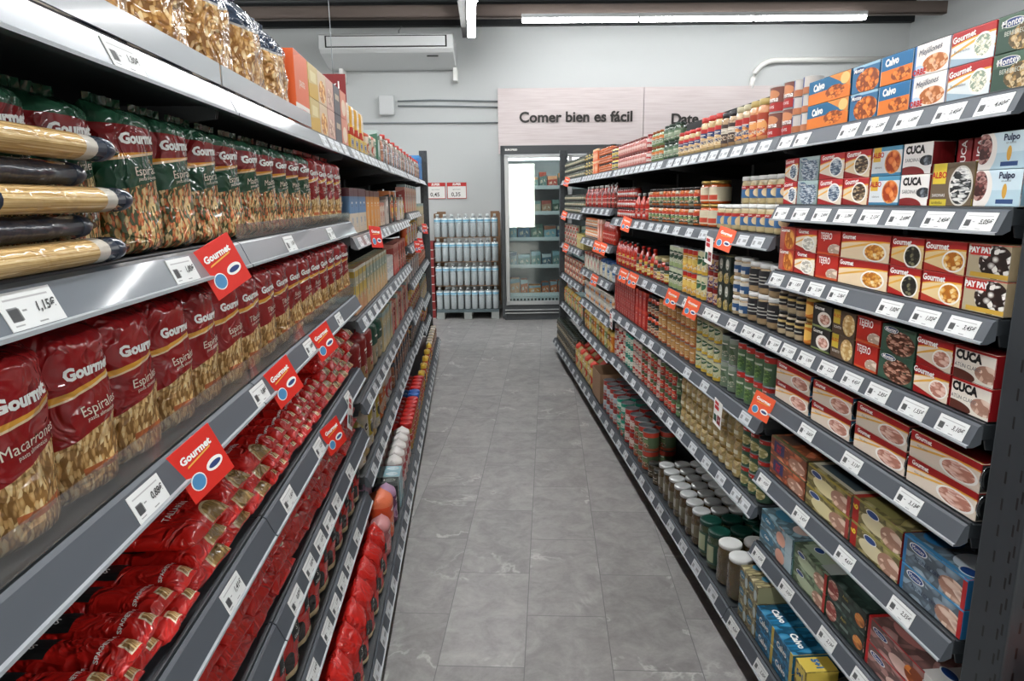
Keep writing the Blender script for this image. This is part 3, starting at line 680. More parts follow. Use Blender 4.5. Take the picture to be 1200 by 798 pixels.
for a, b in ((-.636, 1.294), (1.30, 3.2)):
    p = MB(); p.box(a, 0, 2.1, b, .06, 2.93, wm); ob('board_panel', bevel_mesh(p.mesh('board_panel'), .003), t)
def letters(s, x, z, size, wd):
    cu = bpy.data.curves.new('l', 'FONT'); cu.body = s; cu.size = size; cu.extrude = .008; cu.offset = .0045; cu.resolution_u = 4
    o = bpy.data.objects.new('l', cu); C.objects.link(o); me = bpy.data.meshes.new_from_object(o); bpy.data.objects.remove(o)
    w = max(v.co.x for v in me.vertices)-min(v.co.x for v in me.vertices); sx = wd/w
    for v in me.vertices: v.co = Vector((v.co.x*sx, -v.co.z, v.co.y))
    me.materials.clear(); me.materials.append(plain('sign_letter', '2a2624', .5)); q = ob('lettering', me, t); q.location = (x, -.008, z)
letters('Comer bien es fácil', -.358, 2.50, .185, 1.50)
letters('Date', 1.66, 2.46, .185, .36)
# pipes and junction box
pipe = plain('grey_conduit', '80868a', .5)
def pipe_thing(pts, r, label, mat=pipe, cat='pipe'):
    m = MB(); m.tube(pts, r, mat); o = ob('conduit_pipe', m); rloc(o, 0, 0, 0); tag(o, label, cat, 'conduits on the back wall')
pipe_thing([(-1.96, 9.375, 2.79), (-1.5, 9.375, 2.80), (-.62, 9.375, 2.775)], .010, 'thin grey conduit, top one leaving the white junction box')
pipe_thing([(-1.96, 9.375, 2.73), (-1.2, 9.375, 2.72), (-.62, 9.375, 2.70)], .010, 'thin grey conduit, lower one leaving the white junction box')
pipe_thing([(-4.5, 9.375, 2.53), (-.62, 9.375, 2.505)], .010, 'thin grey conduit running below the junction box')
m = MB(); m.box(-.1, 0, 0, .1, .09, .25, housing); o = ob('junction_box', bevel_mesh(m.mesh('junction_box'), .02, 3)); rloc(o, -2.10, 9.30, 2.61); tag(o, 'white electrical junction box on the grey back wall', 'junction box')
arc = [(2.73, 9.35, 2.9)]+[(2.73+.3*(1-math.cos(a)), 9.35, 2.97+.28*math.sin(a)) for a in [i*PI/2/7 for i in range(8)]]+[(4.6, 9.35, 3.25)]
pipe_thing(arc, .035, 'thick white hose bending along the back wall above the sign', white, 'hose')
# air conditioner
t = thing('air_conditioner', 'long white air conditioner hung on the back wall', 'air conditioner'); rloc(t, -1.985, 8.78, 3.17)
acm = plain('ac_plastic', 'd9dcdc', .4); W = .82
prof = [(0, .31), (0, .15), (.05, .11), (.45, .0), (.6, .0), (.6, .33), (.03, .33)]
m = MB(); n = len(prof); m.v = [(-W, y, z) for y, z in prof]+[(W, y, z) for y, z in prof]
for i in range(n): k2 = (i+1) % n; m.face([i, k2, n+k2, n+i], acm)
m.face(list(range(n))[::-1], acm); m.face([n+i for i in range(n)], acm)
ob('casing', bevel_mesh(m.mesh('casing'), .015, 3), t)
m = MB(); m.box(-.74, -.006, .165, .74, .004, .30, black); ob('outlet_frame', m, t)
m = MB(); m.box(-.72, -.016, .178, .72, -.004, .288, acm); m.box(-.72, -.018, .23, .72, -.015, .233, pipe); ob('louver', bevel_mesh(m.mesh('louver'), .004), t)
m = MB(); m.box(.48, .12, .078, .62, .13, .10, black, T=Matrix.Translation((0, 0, 0))); ob('display', m, t)
for x in (-.66, .80):
    m = MB(); m.box(x-.02, .40, -.16, x+.03, .61, .0, white); ob('bracket', bevel_mesh(m.mesh('bracket'), .004), t)
m = MB(); m.tube([(.12, .3, .33), (.12, .3, .42), (.16, .3, .47)], .008, pipe); ob('hanger', m, t)
# price boards on the wall
def sale_card(x, txt):
    t = thing('price_card', 'red and white hanging price card reading %s on back wall' % txt.replace(',', ' point '), 'price card', 'price cards on the back wall'); rloc(t, x, 9.385, 1.52)
    m = MB(); m.box(0, 0, 0, .265, .006, .215, white); ob('card', m, t)
    q = MB(); e = lambda a, b, c, d, mm, y=-.002: q.box(a, y, b, c, y+.0015, d, mm)
    e(0, .165, .265, .215, RED); e(0, 0, .008, .165, RED); e(.257, 0, .265, .165, RED); e(0, 0, .265, .008, RED)
    put_text(q, 'SUPER', .13, .19, .04, white, lambda x, z: -.003, bold=.002, shear=.2); put_text(q, txt, .12, .055, .075, plain('ink', '38302f'), lambda x, z: -.0025, bold=.001)
    put_text(q, 'agua mineral', .13, .125, .022, GREY, lambda x, z: -.0025)
    ob('print', q, t)
sale_card(-1.63, '0,45'); sale_card(-1.345, '0,35')
# freezer
t = thing('glass_door_freezer', 'tall dark grey upright freezer with glass doors under the sign', 'freezer'); rloc(t, -.613, 8.40, 0)
fr = plain('freezer_body', '3c4043', .45, bump=.02); al = plain('door_aluminium', 'a4a7a8', .35, metal=.7); fin = plain('freezer_inside', 'c4cbca', .5)
W = 3.2
m = MB(); m.box(0, 0, 0.03, .045, .85, 2.13, fr); m.box(W-.05, 0, .03, W, .85, 2.13, fr); m.box(0, 0, 2.03, W, .85, 2.135, fr); m.box(0, .80, .03, W, .85, 2.1, fin); m.box(.02, .0, .13, W, .8, .19, fr); m.box(0.03, .03, .0, W, .8, .13, fr)
ob('cabinet', bevel_mesh(m.mesh('cabinet'), .004), t)
for z in (.085, .125):
    m = MB(); m.box(.03, -.012, z, W, .03, z+.016, al); ob('bumper_strip', bevel_mesh(m.mesh('bumper_strip'), .003), t)
m = MB(); put_text(m, 'EUROFRED', .13, 2.085, .03, white, lambda x, z: -.002, bold=.001); ob('lettering', m, t)
m = MB(); m.box(.05, .03, 1.965, W-.06, .06, 2.0, plain('freezer_lamp', 'ffffff', emit=14)); ob('lamp_strip', m, t)
m = MB()
m.box(.05, .05, .19, W-.05, .09, .29, fin)
for i in range(60): m.box(.09+i*.045, .045, .215, .115+i*.045, .05, .27, black)
ob('air_grille', m, t)
dw = .74
for i in range(4):
    x0 = .05+i*(dw+.03); x1 = x0+dw
    d = MB()
    for a, b in (((x0, -.03, .2), (x0+.045, .0, 2.02)), ((x1-.045, -.03, .2), (x1, 0, 2.02)), ((x0, -.03, .2), (x1, 0, .25)), ((x0, -.03, 1.985), (x1, 0, 2.02))): d.box(*a, *b, al)
    do = ob('door', bevel_mesh(d.mesh('door'), .004), t)
    g = MB(); g.box(x0+.045, -.018, .25, x1-.045, -.010, 1.985, glassm); ob('glass', g, do)
    h = MB(); h.tube([(x1-.03, -.03, .8), (x1-.03, -.06, .85), (x1-.03, -.06, 1.35), (x1-.03, -.03, 1.4)], .01, al); ob('handle', h, do)
for z in (.30, .66, 1.0, 1.32, 1.63):
    m = MB(); m.box(.05, .12, z, W-.06, .78, z+.015, fin); m.box(.05, .10, z-.01, W-.06, .12, z+.035, plain('shelf_edge', 'd8dcdc')); ob('shelf', m, t)
fpal = [['c9682e', 'd98a3a', '9a3a22', 'e0a070'], ['8fa7b0', '4a6a7c', 'c9d2d2', '6a8f8c'], ['2f5f7c', 'c9cfd0', '8fb3bc', '5a7a6a'], ['9a5a3a', 'b98a6a', '3c5a4a', 'c9bfa8'], ['3f6a5c', '7c9a90', '56706a', 'b0483a']]
fn = 0
for zi, z in enumerate((.315, .675, 1.015, 1.335, 1.645)):
    x = .10; fk = 1
    while x < 1.3:
        w = R.choice((.09, .12, .15)); h = R.uniform(.12, .22) if zi else R.uniform(.1, .2)
        c = R.choice(fpal[zi]); c2 = R.choice(fpal[(zi+1) % 5])
        nm = 'art_frozen%d' % fn; a = Art(nm, c, .4).above(.66, .1, 0, c2).ell(.5, .35, .35, .22, ('food', [c, 'e6d9c0', c2], 6, 1)); fm = a.done()
        q = MB(); q.box(-w/2, 0, 0, w/2, .18, h, plain('card_'+c, c), front=fm); o = ob('frozen_food_carton', bevel_mesh(q.mesh('frozen_food_carton'), .006, 2))
        rloc(o, -.613+x+w/2, 8.40+.15, z); tag(o, 'frozen food packet behind glass, %s from left, %s freezer shelf' % (ORD[fk], ['bottom', 'second', 'third', 'fourth', 'top'][zi]), 'frozen food', 'frozen food behind the glass')
        x += w+.015; fn += 1; fk += 1
# pallet with water
t = thing('wooden_pallet', 'grey blue painted pallet under the stacked water bottles', 'pallet'); rloc(t, -1.06, 8.54, 0)
pm = plain('pallet_paint', '59686c', .8, bump=.2, bscale=30)
for i in range(5): m = MB(); m.box(-.4, .0+i*.17, .105, .4, .12+i*.17, .125, pm); ob('deck_board', m, t)
m = MB(); m.box(-.4, 0, .088, .4, .8, .105, pm); ob('stringer_board', m, t)
for x in (-.4, -.05, .30):
    for y in (0, .34, .70): m = MB(); m.box(x, y, 0, x+.10, y+.1, .088, plain('pallet_block', '9a9f9c', .8)); ob('block', m, t)
card = plain('brown_cardboard', '8c6e54', .85, bump=.1)
def plainthing(name, mb, x, y, z, label, cat, group=None, bev=0):
    me = mb.mesh(name)
    if bev: bevel_mesh(me, bev)
    o = ob(name, me); rloc(o, x, y, z); return tag(o, label, cat, group)
m = MB(); m.box(-.42, .70, 0, -.30, .72, 1.22, card); m.box(.30, .70, 0, .42, .72, 1.22, card); m.box(-.42, .70, 0, .42, .72, .1, card); m.box(-.43, .35, 0, -.42, .72, 1.2, card); m.box(.42, .35, 0, .43, .72, 1.2, card)
plainthing('cardboard_sleeve', m, -1.06, 8.54, .13, 'brown cardboard sleeve around the back of the stacked water', 'cardboard')
def bottle_w(name, r, h, body, cap, n=16):
    b = MB(); b.lathe([(r*.9, 0), (r, h*.03), (r, h*.70), (r*.93, h*.76), (r*.45, h*.89), (r*.34, h*.92)], body, n, 0, r)
    c = MB(); c.lathe([(r*.40, h*.92), (r*.40, h*.99), (r*.34, h)], cap, n, 0, r)
    return Proto(name, None, [('bottle_body', b.mesh('bottle_body')), ('cap', c.mesh('cap'))], 2*r, h, 2*r, 'bottle')
wb = bottle_w('water_bottle', .041, .285, petm, plain('pale_cap', 'dfe6e8', .4), n=16)
watr = plain('bottled_water', 'b8bebf', .25, coat=.6, bump=.3, bscale=70)
q = MB(); q.lathe([(.036, .004), (.0385, .01), (.0385, .18)], watr, 16, 0, .041); wl = MB(); wl.lathe([(.0415, .185, 0), (.0415, .215, 1)], plain('blue_white_label', '6fb4d2', .4), 16, 0, .041, cap=False)
wl.lathe([(.0417, .19, 0), (.0417, .195, 1)], white, 16, 0, .041, cap=False)
wt = MB(); wt.lathe([(.0418, .215, 0), (.0395, .235, 1)], plain('label_white', 'e4ecee'), 16, 0, .041, cap=False)
wb.parts += [('water', q.mesh('water')), ('label', wl.mesh('label')), ('label_top', wt.mesh('label_top'))]; wb.cat = 'water bottle'
for k in range(4):
    zz = .126+k*.306
    if k: m = MB(); m.box(-.40, .012, 0, .40, .5, .006, card); plainthing('cardboard_sheet', m, -1.06, 8.54, zz-.0065, 'brown cardboard sheet under water bottle layer %s from bottom' % ORD[k+1], 'cardboard', 'sheets between the water bottles')
    for dd in range(2):
        for i in range(9):
            o = wb.place((0, 0, 0), 0, 'clear water bottle with blue band, %s from left, %s layer of pallet%s' % (ORD[i+1], ['bottom', 'second', 'third', 'top'][k], ', behind' if dd else ''), 'water bottles on the pallet')
            rloc(o, -1.06-.36+i*.09, 8.545+dd*.086, zz)
for k in range(9):
    m = MB(); m.box(-.12, 0, 0, .12, .3, .108, plain('red_case', '8c2c2c', .6)); m.box(-.121, -.001, .0, .121, .3, .012, white)
    plainthing('red_case', m, -1.60, 8.6, .11*k, 'dark red case beside the water pallet, %s from bottom' % ORD[k+1], 'case', 'red cases beside the water pallet', .002)

# ================================================================== gondolas
XR, XRB, XL0, XLB = .903, .829, .376, .293
RY = [1.10, 1.98, 3.12, 4.25, 5.38, 6.53]; LY = [.02, .05, 1.20, 2.36, 3.50, 4.63, 5.77, 6.72]
RBK, LBK = 1.33, .80
ROW = {}
def gondola(side):
    sg = 1 if side == 'R' else -1
    ys = RY if side == 'R' else LY; bk = RBK if side == 'R' else LBK; nm = 'right' if side == 'R' else 'left'
    H = 1.925
    for i in range(0 if side == 'R' else 1, len(ys)-1):
        m = MB(); m.box(sg*bk, ys[i]+.017, .0, sg*(bk+.012), ys[i+1]-.017, H, backm)
        o = ob('backboard', m); tag(o, 'black back panel behind the %s shelves, bay %s from near end' % (nm, ['', 'one', 'two', 'three', 'four', 'five', 'six'][i+(1 if side == 'R' else 0)]), 'shelving panel', 'back panels of the shelving')
    for i, y in enumerate(ys[1:-1]):
        m = MB(); m.box(sg*(bk-.002), y-.015, 0, sg*(bk+.022), y+.015, H, darkgrey)
        o = ob('shelving_upright', m); tag(o, 'dark grey back post of the %s shelves, %s from near end' % (nm, ORD[i+1]), 'shelving post', 'back posts of the shelving')
gondola('R'); gondola('L')
def slotted():
    m, nt, b = new_mat('slotted_steel'); b.inputs['Roughness'].default_value = .45; N = nt.nodes.new
    tc = N('ShaderNodeTexCoord'); sp = N('ShaderNodeSeparateXYZ'); nt.links.new(tc.outputs['Object'], sp.inputs[0])
    def mt(op, a, c=None, d=None):
        n = N('ShaderNodeMath'); n.operation = op
        for i, x in enumerate((a, c, d)):
            if x is None: continue
            if isinstance(x, (int, float)): n.inputs[i].default_value = x
            else: nt.links.new(x, n.inputs[i])
        return n.outputs[0]
    def col(ax, c, ph):
        z = mt('MODULO', mt('ADD', sp.outputs[2], ph), .05)
        return mt('MULTIPLY', mt('COMPARE', z, .015, .011), mt('COMPARE', ax, c, .0022))
    ax = mt('ABSOLUTE', sp.outputs[0]); k = mt('MAXIMUM', col(sp.outputs[1], .052, 0.0), mt('MAXIMUM', col(sp.outputs[1], .012, .02), col(sp.outputs[1], .021, .035)))
    k = mt('MAXIMUM', k, mt('MAXIMUM', col(ax, .022, .01), col(ax, .052, .03)))
    mx = N('ShaderNodeMix'); mx.data_type = 'RGBA'; nt.links.new(k, mx.inputs['Factor']); mx.inputs['A'].default_value = lin('2f3438'); mx.inputs['B'].default_value = lin('08090a')
    nt.links.new(mx.outputs['Result'], b.inputs['Base Color']); return m
slm = slotted()
def end_post(side, y0, y1, x, label, H=1.925):
    sg = 1 if side == 'R' else -1
    t = thing('end_upright', label, 'shelving post'); t.location = (sg*x, y0, 0)
    m = MB(); m.box(0, 0, 0, sg*.075, y1-y0, H, slm); ob('post_tube', bevel_mesh(m.mesh('post_tube'), .004), t)
    m = MB(); m.box(sg*-.002, -.002, -.0, sg*.077, y1-y0+.002, .012, black); ob('foot_cap', m, t)
    return t
pR = end_post('R', .985, 1.075, .926, 'dark grey slotted steel post at near right end of shelves')
end_post('R', 6.545, 6.585, .90, 'dark grey slotted steel post at far end of right shelves', 1.95)
end_post('L', 6.735, 6.775, .365, 'dark grey slotted steel post at far end of left shelves', 1.97)
# end-cap behind the near post
t = thing('end_cap_panel', 'dark grey end panel beside the near right slotted post', 'shelving panel')
m = MB(); m.box(1.004, 1.0, .0, 1.9, 1.02, .86, darkgrey); m.box(1.004, 1.0, .865, 1.9, 1.02, 1.925, darkgrey); ob('panel', bevel_mesh(m.mesh('panel'), .003), t)
lipm = plain('rail_lip_plastic', 'a3a9ad', .4)
def shelf_parts(side, y0, y1, zl, xr, t, railmat, riser=None, bottom=False):
    sg = 1 if side == 'R' else -1; bk = (RBK if side == 'R' else LBK)-.013
    Y0, Y1 = y0+.002, y1-.002
    pr = [(xr-.0035, zl-.003), (xr-.0035, zl+.0012), (xr+.0005, zl+.0022), (xr+.0155, zl+.0365), (xr+.021, zl+.040), (xr+.024, zl+.036), (xr+.024, zl+.004), (xr+.010, zl-.003)]
    m = MB(); n = len(pr); m.v = [(sg*x, Y0, z) for x, z in pr]+[(sg*x, Y1, z) for x, z in pr]
    for i in range(n): k2 = (i+1) % n; m.face([i, k2, n+k2, n+i] if sg > 0 else [i, n+i, n+k2, k2], lipm if i < 2 else railmat)
    m.face(list(range(n)), railmat); m.face([n+i for i in range(n)], railmat); ob('price_rail', m, t)
    m = MB(); m.box(sg*(xr+.0235), Y0, zl+.012, sg*bk, Y1, zl+.040, deckm); m.box(sg*(xr+.0235), Y0, zl+.0395, sg*(xr+.03), Y1, zl+.0435, deckm); ob('deck', bevel_mesh(m.mesh('deck'), .0015), t)
    for y in (Y0, Y1-.004):
        q = MB(); P = [(xr+.03, zl+.012), (bk, zl+.012), (bk, zl-(.02 if bottom else .055)), (bk-.1, zl-(.02 if bottom else .05)), (xr+.035, zl-.008)]
        nn = len(P); q.v = [(sg*x, y, z) for x, z in P]+[(sg*x, y+.004, z) for x, z in P]
        for i in range(nn): k2 = (i+1) % nn; q.face([i, k2, nn+k2, nn+i], darkgrey)
        q.face(list(range(nn))[::-1], darkgrey); q.face([nn+i for i in range(nn)], darkgrey); ob('bracket', q, t)
    if bottom:
        q = MB(); q.box(sg*(xr+.13), Y0, 0, sg*bk, Y1, zl-.06, backm); ob('plinth', q, t)
        for yy in (Y0+.03, Y1-.03):
            q = MB(); q.lathe([(.026, 0), (.028, .012), (.01, .02), (.01, zl+.01)], black, 14); q.v = [(x+sg*(xr+.08), y+yy, z) for x, y, z in q.v]; ob('levelling_foot', q, t)
    if riser:
        q = MB(); q.box(sg*(xr+.020), Y0+.003, zl+.0445, sg*(xr+.0225), min(Y1, riser[1])-.003, zl+riser[0], acryl if riser[2] else plain('frosted_riser', 'aeb4b8', .18, coat=.5))
        ob('front_riser', q, t, ).__setitem__('label', 'clear plastic strip standing on the shelf front')
ORDR = ['', 'near', 'second', 'third', 'fourth', 'fifth', 'sixth']
def shelf(side, bay, zl, level, riser=None, bottom=False):
    ys = RY if side == 'R' else LY
    nm = 'right' if side == 'R' else 'left'; bn = bay+1 if side == 'R' else bay-1
    lab = 'dark metal shelf with grey price rail, %s %s, bay %s from near end' % (level, nm+' shelf', ['zero', 'one', 'two', 'three', 'four', 'five', 'six', 'seven'][bn] if bn >= 0 else 'zero')
    t = thing('gondola_shelf', lab, 'shelf', 'shelves of the %s gondola' % nm)
    xr = (XRB if side == 'R' else XLB) if bottom else (XR if side == 'R' else XL0)
    shelf_parts(side, ys[bay], ys[bay+1], zl, xr, t, railm if (side == 'R' or zl < 1.2) else railL, riser, bottom)
RB = {0: [1.631, 1.433, 1.241, 1.048, .852, .605, .348, .105], 1: [1.631, 1.341, 1.048, .760, .4665, .105], 2: [1.631, 1.341, 1.048, .760, .4665, .105],
      3: [1.631, 1.394, 1.159, .918, .676, .4375, .105], 4: [1.631, 1.336, 1.048, .758, .475, .105]}
LB_ = {1: [1.645, 1.394, 1.142, .880, .655, .4075, .105], 2: [1.645, 1.394, 1.142, .880, .655, .4075, .105],
       3: [1.645, 1.339, 1.046, .744, .460, .105], 4: [1.645, 1.339, 1.046, .744, .460, .105], 5: [1.645, 1.377, 1.15, .90, .650, .44, .105], 6: [1.645, 1.24, .90, .57, .35, .105]}
LVN = ['top', 'second', 'third', 'fourth', 'fifth', 'sixth', 'seventh', 'eighth']
for b, zs in RB.items():
    for i, z in enumerate(zs): shelf('R', b, z, 'bottom' if i == len(zs)-1 else LVN[i], bottom=(i == len(zs)-1))
for b, zs in LB_.items():
    for i, z in enumerate(zs):
        rs = None
        if b in (1, 2) and i == 0: rs = (.078, 1.86, 0)
        if b == 2 and i == 1: rs = (.070, 9, 1)
        if b in (1, 2) and i == 2: rs = (.084, 9, 1)
        shelf('L', b, z, 'bottom' if i == len(zs)-1 else LVN[i], riser=rs, bottom=(i == len(zs)-1))

# ================================================================== goods
def SP(side, lvl): return '%s %s shelf' % (lvl, 'right' if side == 'R' else 'left')
DZ = .0440
def rowz(side, bay, i): return (RB if side == 'R' else LB_)[bay][i]+DZ
FX = XR+.034; FXB = XRB+.034; LX = XL0+.034; LXB = XLB+.034
used = {}
def place1(P, side, y, z, lab, group, xf=None, dep=0, jit=.002, rx=0):
    a = R.uniform(-jit, jit)*8
    return P.place(wpos(side, (FX if side == 'R' else LX) if xf is None else xf, y, z, dep), RZ[side]+a, lab, group, rx=rx)
def cartons_row(bay, i, items, lvname, levels=2, hh=None):
    z = rowz('R', bay, i)
    for j, (k, y0, y1, desc) in enumerate(items):
        w = y1-y0-.003
        key = (k, round(w, 3))
        if key not in used: used[key] = CP[k](w)
        p = used[key]
        L = 1 if k == 'albo_brown' else levels
        for l in range(L):
            lab = desc+(', '+lv(l, L) if L > 1 else '')+', '+SP('R', lvname)
            place1(p, 'R', (y0+y1)/2, z+l*(p.h+.0008), lab, 'tinned food boxes on the %s' % SP('R', lvname), jit=.0012)
cartons_row(0, 0, [('montey_top', 1.102, 1.205, 'dark green cockle box with blue oval logo, nearest'), ('gourmet_berb', 1.205, 1.318, 'white box with red slanted top and dish of cockles'),
    ('mejillones', 1.32, 1.427, 'white box with orange mussels and script lettering'), ('calvo', 1.43, 1.542, 'blue and orange mussel box, narrow'), ('montey_blue', 1.545, 1.657, 'light blue box full of orange mussels'),
    ('calvo_wide', 1.662, 1.868, 'wide blue and orange mussel box')], 'top')
cartons_row(0, 1, [('pulpo', 1.102, 1.212, 'pale blue octopus box'), ('albo_brown', 1.214, 1.333, 'taller brown box with yellow flag and silver fish'), ('cuca_sard', 1.337, 1.430, 'white sardine box with heavy black lettering'),
    ('albo_blue', 1.433, 1.543, 'pale blue box with oval of orange squid'), ('g_brown', 1.547, 1.655, 'red box with plate of dark anchovies'), ('g_blue', 1.658, 1.777, 'red box with plate of blue sardines'),
    ('m_sard', 1.780, 1.892, 'grey green box covered in sardines'), ('g_small', 1.895, 1.975, 'small red sardine box at far end')], 'second')
ce = CP['cuca_end'](.038)
for j, y in enumerate((1.252, 1.294)):
    for l in range(2): place1(ce, 'R', y, rowz('R', 0, 1)+l*.0643, 'dark red box standing end on behind brown box, %s %s' % (['nearer', 'farther'][j], lv(l, 2)), 'tinned food boxes on the second right shelf', dep=.034, jit=0)
cartons_row(0, 2, [('paypay', 1.104, 1.207, 'beige squid box with red name plate, nearest'), ('g_bowl', 1.21, 1.327, 'red and gold box with bowl of seafood salad'), ('g_black', 1.33, 1.438, 'red box with plate of black baby eels'),
    ('g_wide', 1.442, 1.643, 'wide red box with salad bowl at its end'), ('tejero', 1.647, 1.758, 'plain red squid box with tall white lettering'), ('g_white', 1.762, 1.879, 'red and cream box with razor clams'), ('g_ring', 1.883, 1.977, 'orange red box with squid rings')], 'third')
cartons_row(0, 3, [('cuca_atun', 1.104, 1.209, 'white tuna box with black lettering and red end, nearest'), ('g_tuna', 1.212, 1.318, 'red and cream tuna fillet box'), ('m_green', 1.322, 1.443, 'dark green box with anchovy fillets'),
    ('tejero', 1.447, 1.541, 'narrow red box with tall white lettering'), ('albo_lent', 1.545, 1.651, 'brown box with yellow flag and pale oval'), ('g_dark', 1.655, 1.752, 'black topped box with fish plate')], 'fourth')
# fourth shelf: little jars left of the cartons
amber = plain('amber_paste', 'b5702e', .2, coat=1); pale_c = plain('pale_brine', 'b8a888', .15, coat=1, bump=.35, bscale=90)
goldlid = plain('gold_lid', 'a58a4c', .3, metal=.8); whitelid = plain('white_lid', 'd4d6d4', .35); blacklid = plain('black_lid', '16181a', .35); greenlid = plain('green_lid', '0f3a30', .3); redlid = plain('red_lid', 'a51d1a', .35)
labdark = Art('art_dark_label', '1b1c1e', .5).rect(.3, .55, .7, .75, 'c9b070').rect(.36, .2, .64, .3, 'b8b8b0').done()
laborange = Art('art_orange_label', 'd9822c', .5).ell(.5, .4, .16, .3, 'f0c060').rect(0, .85, 1, 1, 'e6d06a').done()
j_or = jar('squid_paste_jar', .026, .072, amber, goldlid, laborange, l0=.1, l1=.8, cat='jar'); j_dk = jar('dark_paste_jar', .026, .07, pale_c, blacklid, labdark, l0=.25, l1=.75)
z = rowz('R', 0, 3)
run([j_or], 'R', 1.756, 1.812, z, 'small orange labelled jar', 'fourth right shelf', FX, 'small jars on the fourth right shelf', n=1, levels=2)
run([j_dk], 'R', 1.815, 1.975, z, 'small black labelled jar', 'fourth right shelf near bay', FX, 'small jars on the fourth right shelf', n=3, levels=2)
# three-tin packs, lower near shelves
gt = gourmet_art('art_g_pack', PINKF, 'e3d6c6', 'a3191c', .72, .36, .26, .34, 8, 1.4)
gts = Art('art_g_pack_top', '8f1619', .45).rect(0, 0, 1, .12, 'd9a040').done()
def packrow(p, bay, i, y, desc, lvn, levels=2, dz=0, deep=1, xf=None, flip=False):
    for l in range(levels):
        for k in range(deep):
            place1(p, 'R', y, rowz('R', bay, i)+l*(p.h+.0008)+dz, '%s, %s%s, on %s' % (desc, lv(l, levels) if levels > 1 else 'single', '' if deep == 1 else [' front', ' second row', ' third row'][k], SP('R', lvn)), 'multipacks on the %s' % SP('R', lvn), dep=k*(p.d+.003), jit=.001, xf=xf)
for j, (a, b) in enumerate(((1.105, 1.305), (1.315, 1.508), (1.53, 1.718), (1.735, 1.94))):
    p = pack3('three_tin_tuna_pack', b-a, .057, .055, gt, '6e7476', gts, [G('Gourmet', .2, .82, .0135, white, bold=.0005), G('Atún claro', .2, .5, .0075, GREY)], tin=1, endm=plain('blue_side' if j > 1 else 'dark_side', '2a6a8c' if j > 1 else '3a3d38'))
    packrow(p, 0, 4, (a+b)/2, 'long red and cream tuna pack, %s from near end' % ORD[j+1], 'fifth')
def multi(nm, a, b, h, d, base, layers, side, toplayers, texts, tin=0):
    def sh(c, k): return ''.join('%02x' % max(0, min(255, int(int(c[i:i+2], 16)*k[0]+k[1]))) for i in (0, 2, 4))
    mot = [('rect', 0, 0, 1, 1, ('food', [sh(base, (.55, 0)), sh(base, (.8, 0)), sh(base, (.9, 8)), sh(base, (.7, 60))], 7, .7))]
    fa = tri_band('art_%s_f' % nm, base, mot+layers); ta = tri_band('art_%s_t' % nm, base, mot+toplayers)
    return pack3(nm, b-a, h, d, fa, side, ta, texts, tin=tin)
OV = lambda cx, cy, s=1: [('ell', cx, cy, .15*s, .16*s, 'dfe3e4'), ('ell', cx, cy, .13*s, .13*s, '1c3f7c')]
mb_ = multi('blue_tuna_pack', 1.10, 1.288, .064, .125, '93a9ba', [('rect', 0, 0, .06, 1, '2a6fa0'), ('ell', .82, .35, .22, .34, ('food', TUNA, 6, 1)), ('rect', .94, 0, 1, 1, 'b3282a'), ('above', .93, 0, 0, '3c86b4')]+OV(.25, .76), '2a6fa0', [('rect', 0, 0, 1, .1, '3c86b4'), ('ell', .2, .5, .2, .3, '2f74a6'), ('ell', .72, .5, .22, .35, 'c9d6de')]+OV(.85, .2, .8), [G('Montey', .25, .76, .0125, white), G('ATÚN CLARO', .42, .42, .0125, NAVY)])
packrow(mb_, 0, 5, 1.194, 'blue and white tuna multipack', 'sixth')
my_ = multi('yellow_tuna_pack', 1.295, 1.485, .064, .125, 'ac9f62', [('rect', 0, 0, .14, 1, 'a3211c'), ('ell', .5, .4, .3, .3, 'd8cfa8'), ('ell', .82, .38, .22, .38, ('food', TUNA, 5, 1)), ('above', .9, 0, 0, '8f8a4a')]+OV(.42, .74, .9), 'a3211c', [('rect', 0, 0, .1, 1, 'a3211c'), ('rect', .12, .1, .7, .9, '8a8450')], [G('6', .07, .6, .028, plain('yellow_print', 'e8c83a'), rot=PI/2, bold=.001)])
packrow(my_, 0, 5, 1.39, 'yellow tuna multipack with red end', 'sixth')
my2 = multi('yellow_tuna_box', 1.495, 1.71, .060, .12, 'a89a5a', [('ell', .45, .4, .3, .32, 'ddd3a2'), ('ell', .8, .38, .22, .38, ('food', TUNA, 5, 1)), ('rect', .93, 0, 1, 1, '9a3a34'), ('above', .9, 0, 0, '9a8a3c')]+OV(.22, .72, .9), '7c7a70', [('rect', 0, .1, 1, .9, 'c9c4b0'), ('rect', .1, .2, .9, .8, '3c4a50')], [])
packrow(my2, 0, 5, 1.603, 'yellow tuna box with grey top', 'sixth')
mo_ = multi('orange_tuna_pack', 1.72, 1.94, .060, .12, 'd8744a', [('rect', .1, .25, .4, .85, '2b2f5c'), ('ell', .76, .34, .22, .3, ('food', TUNA, 5, 1)), ('above', .93, 0, 0, '4a5a40')], '5a4a3a', [('rect', 0, 0, 1, .1, '5c6a44'), ('rect', .08, .15, .45, .85, '4a3a34')], [G('PAY', .25, .62, .016, RED, bold=.0006), G('PAY', .25, .40, .016, RED, bold=.0006)])
packrow(mo_, 0, 5, 1.83, 'salmon orange tuna multipack', 'sixth')
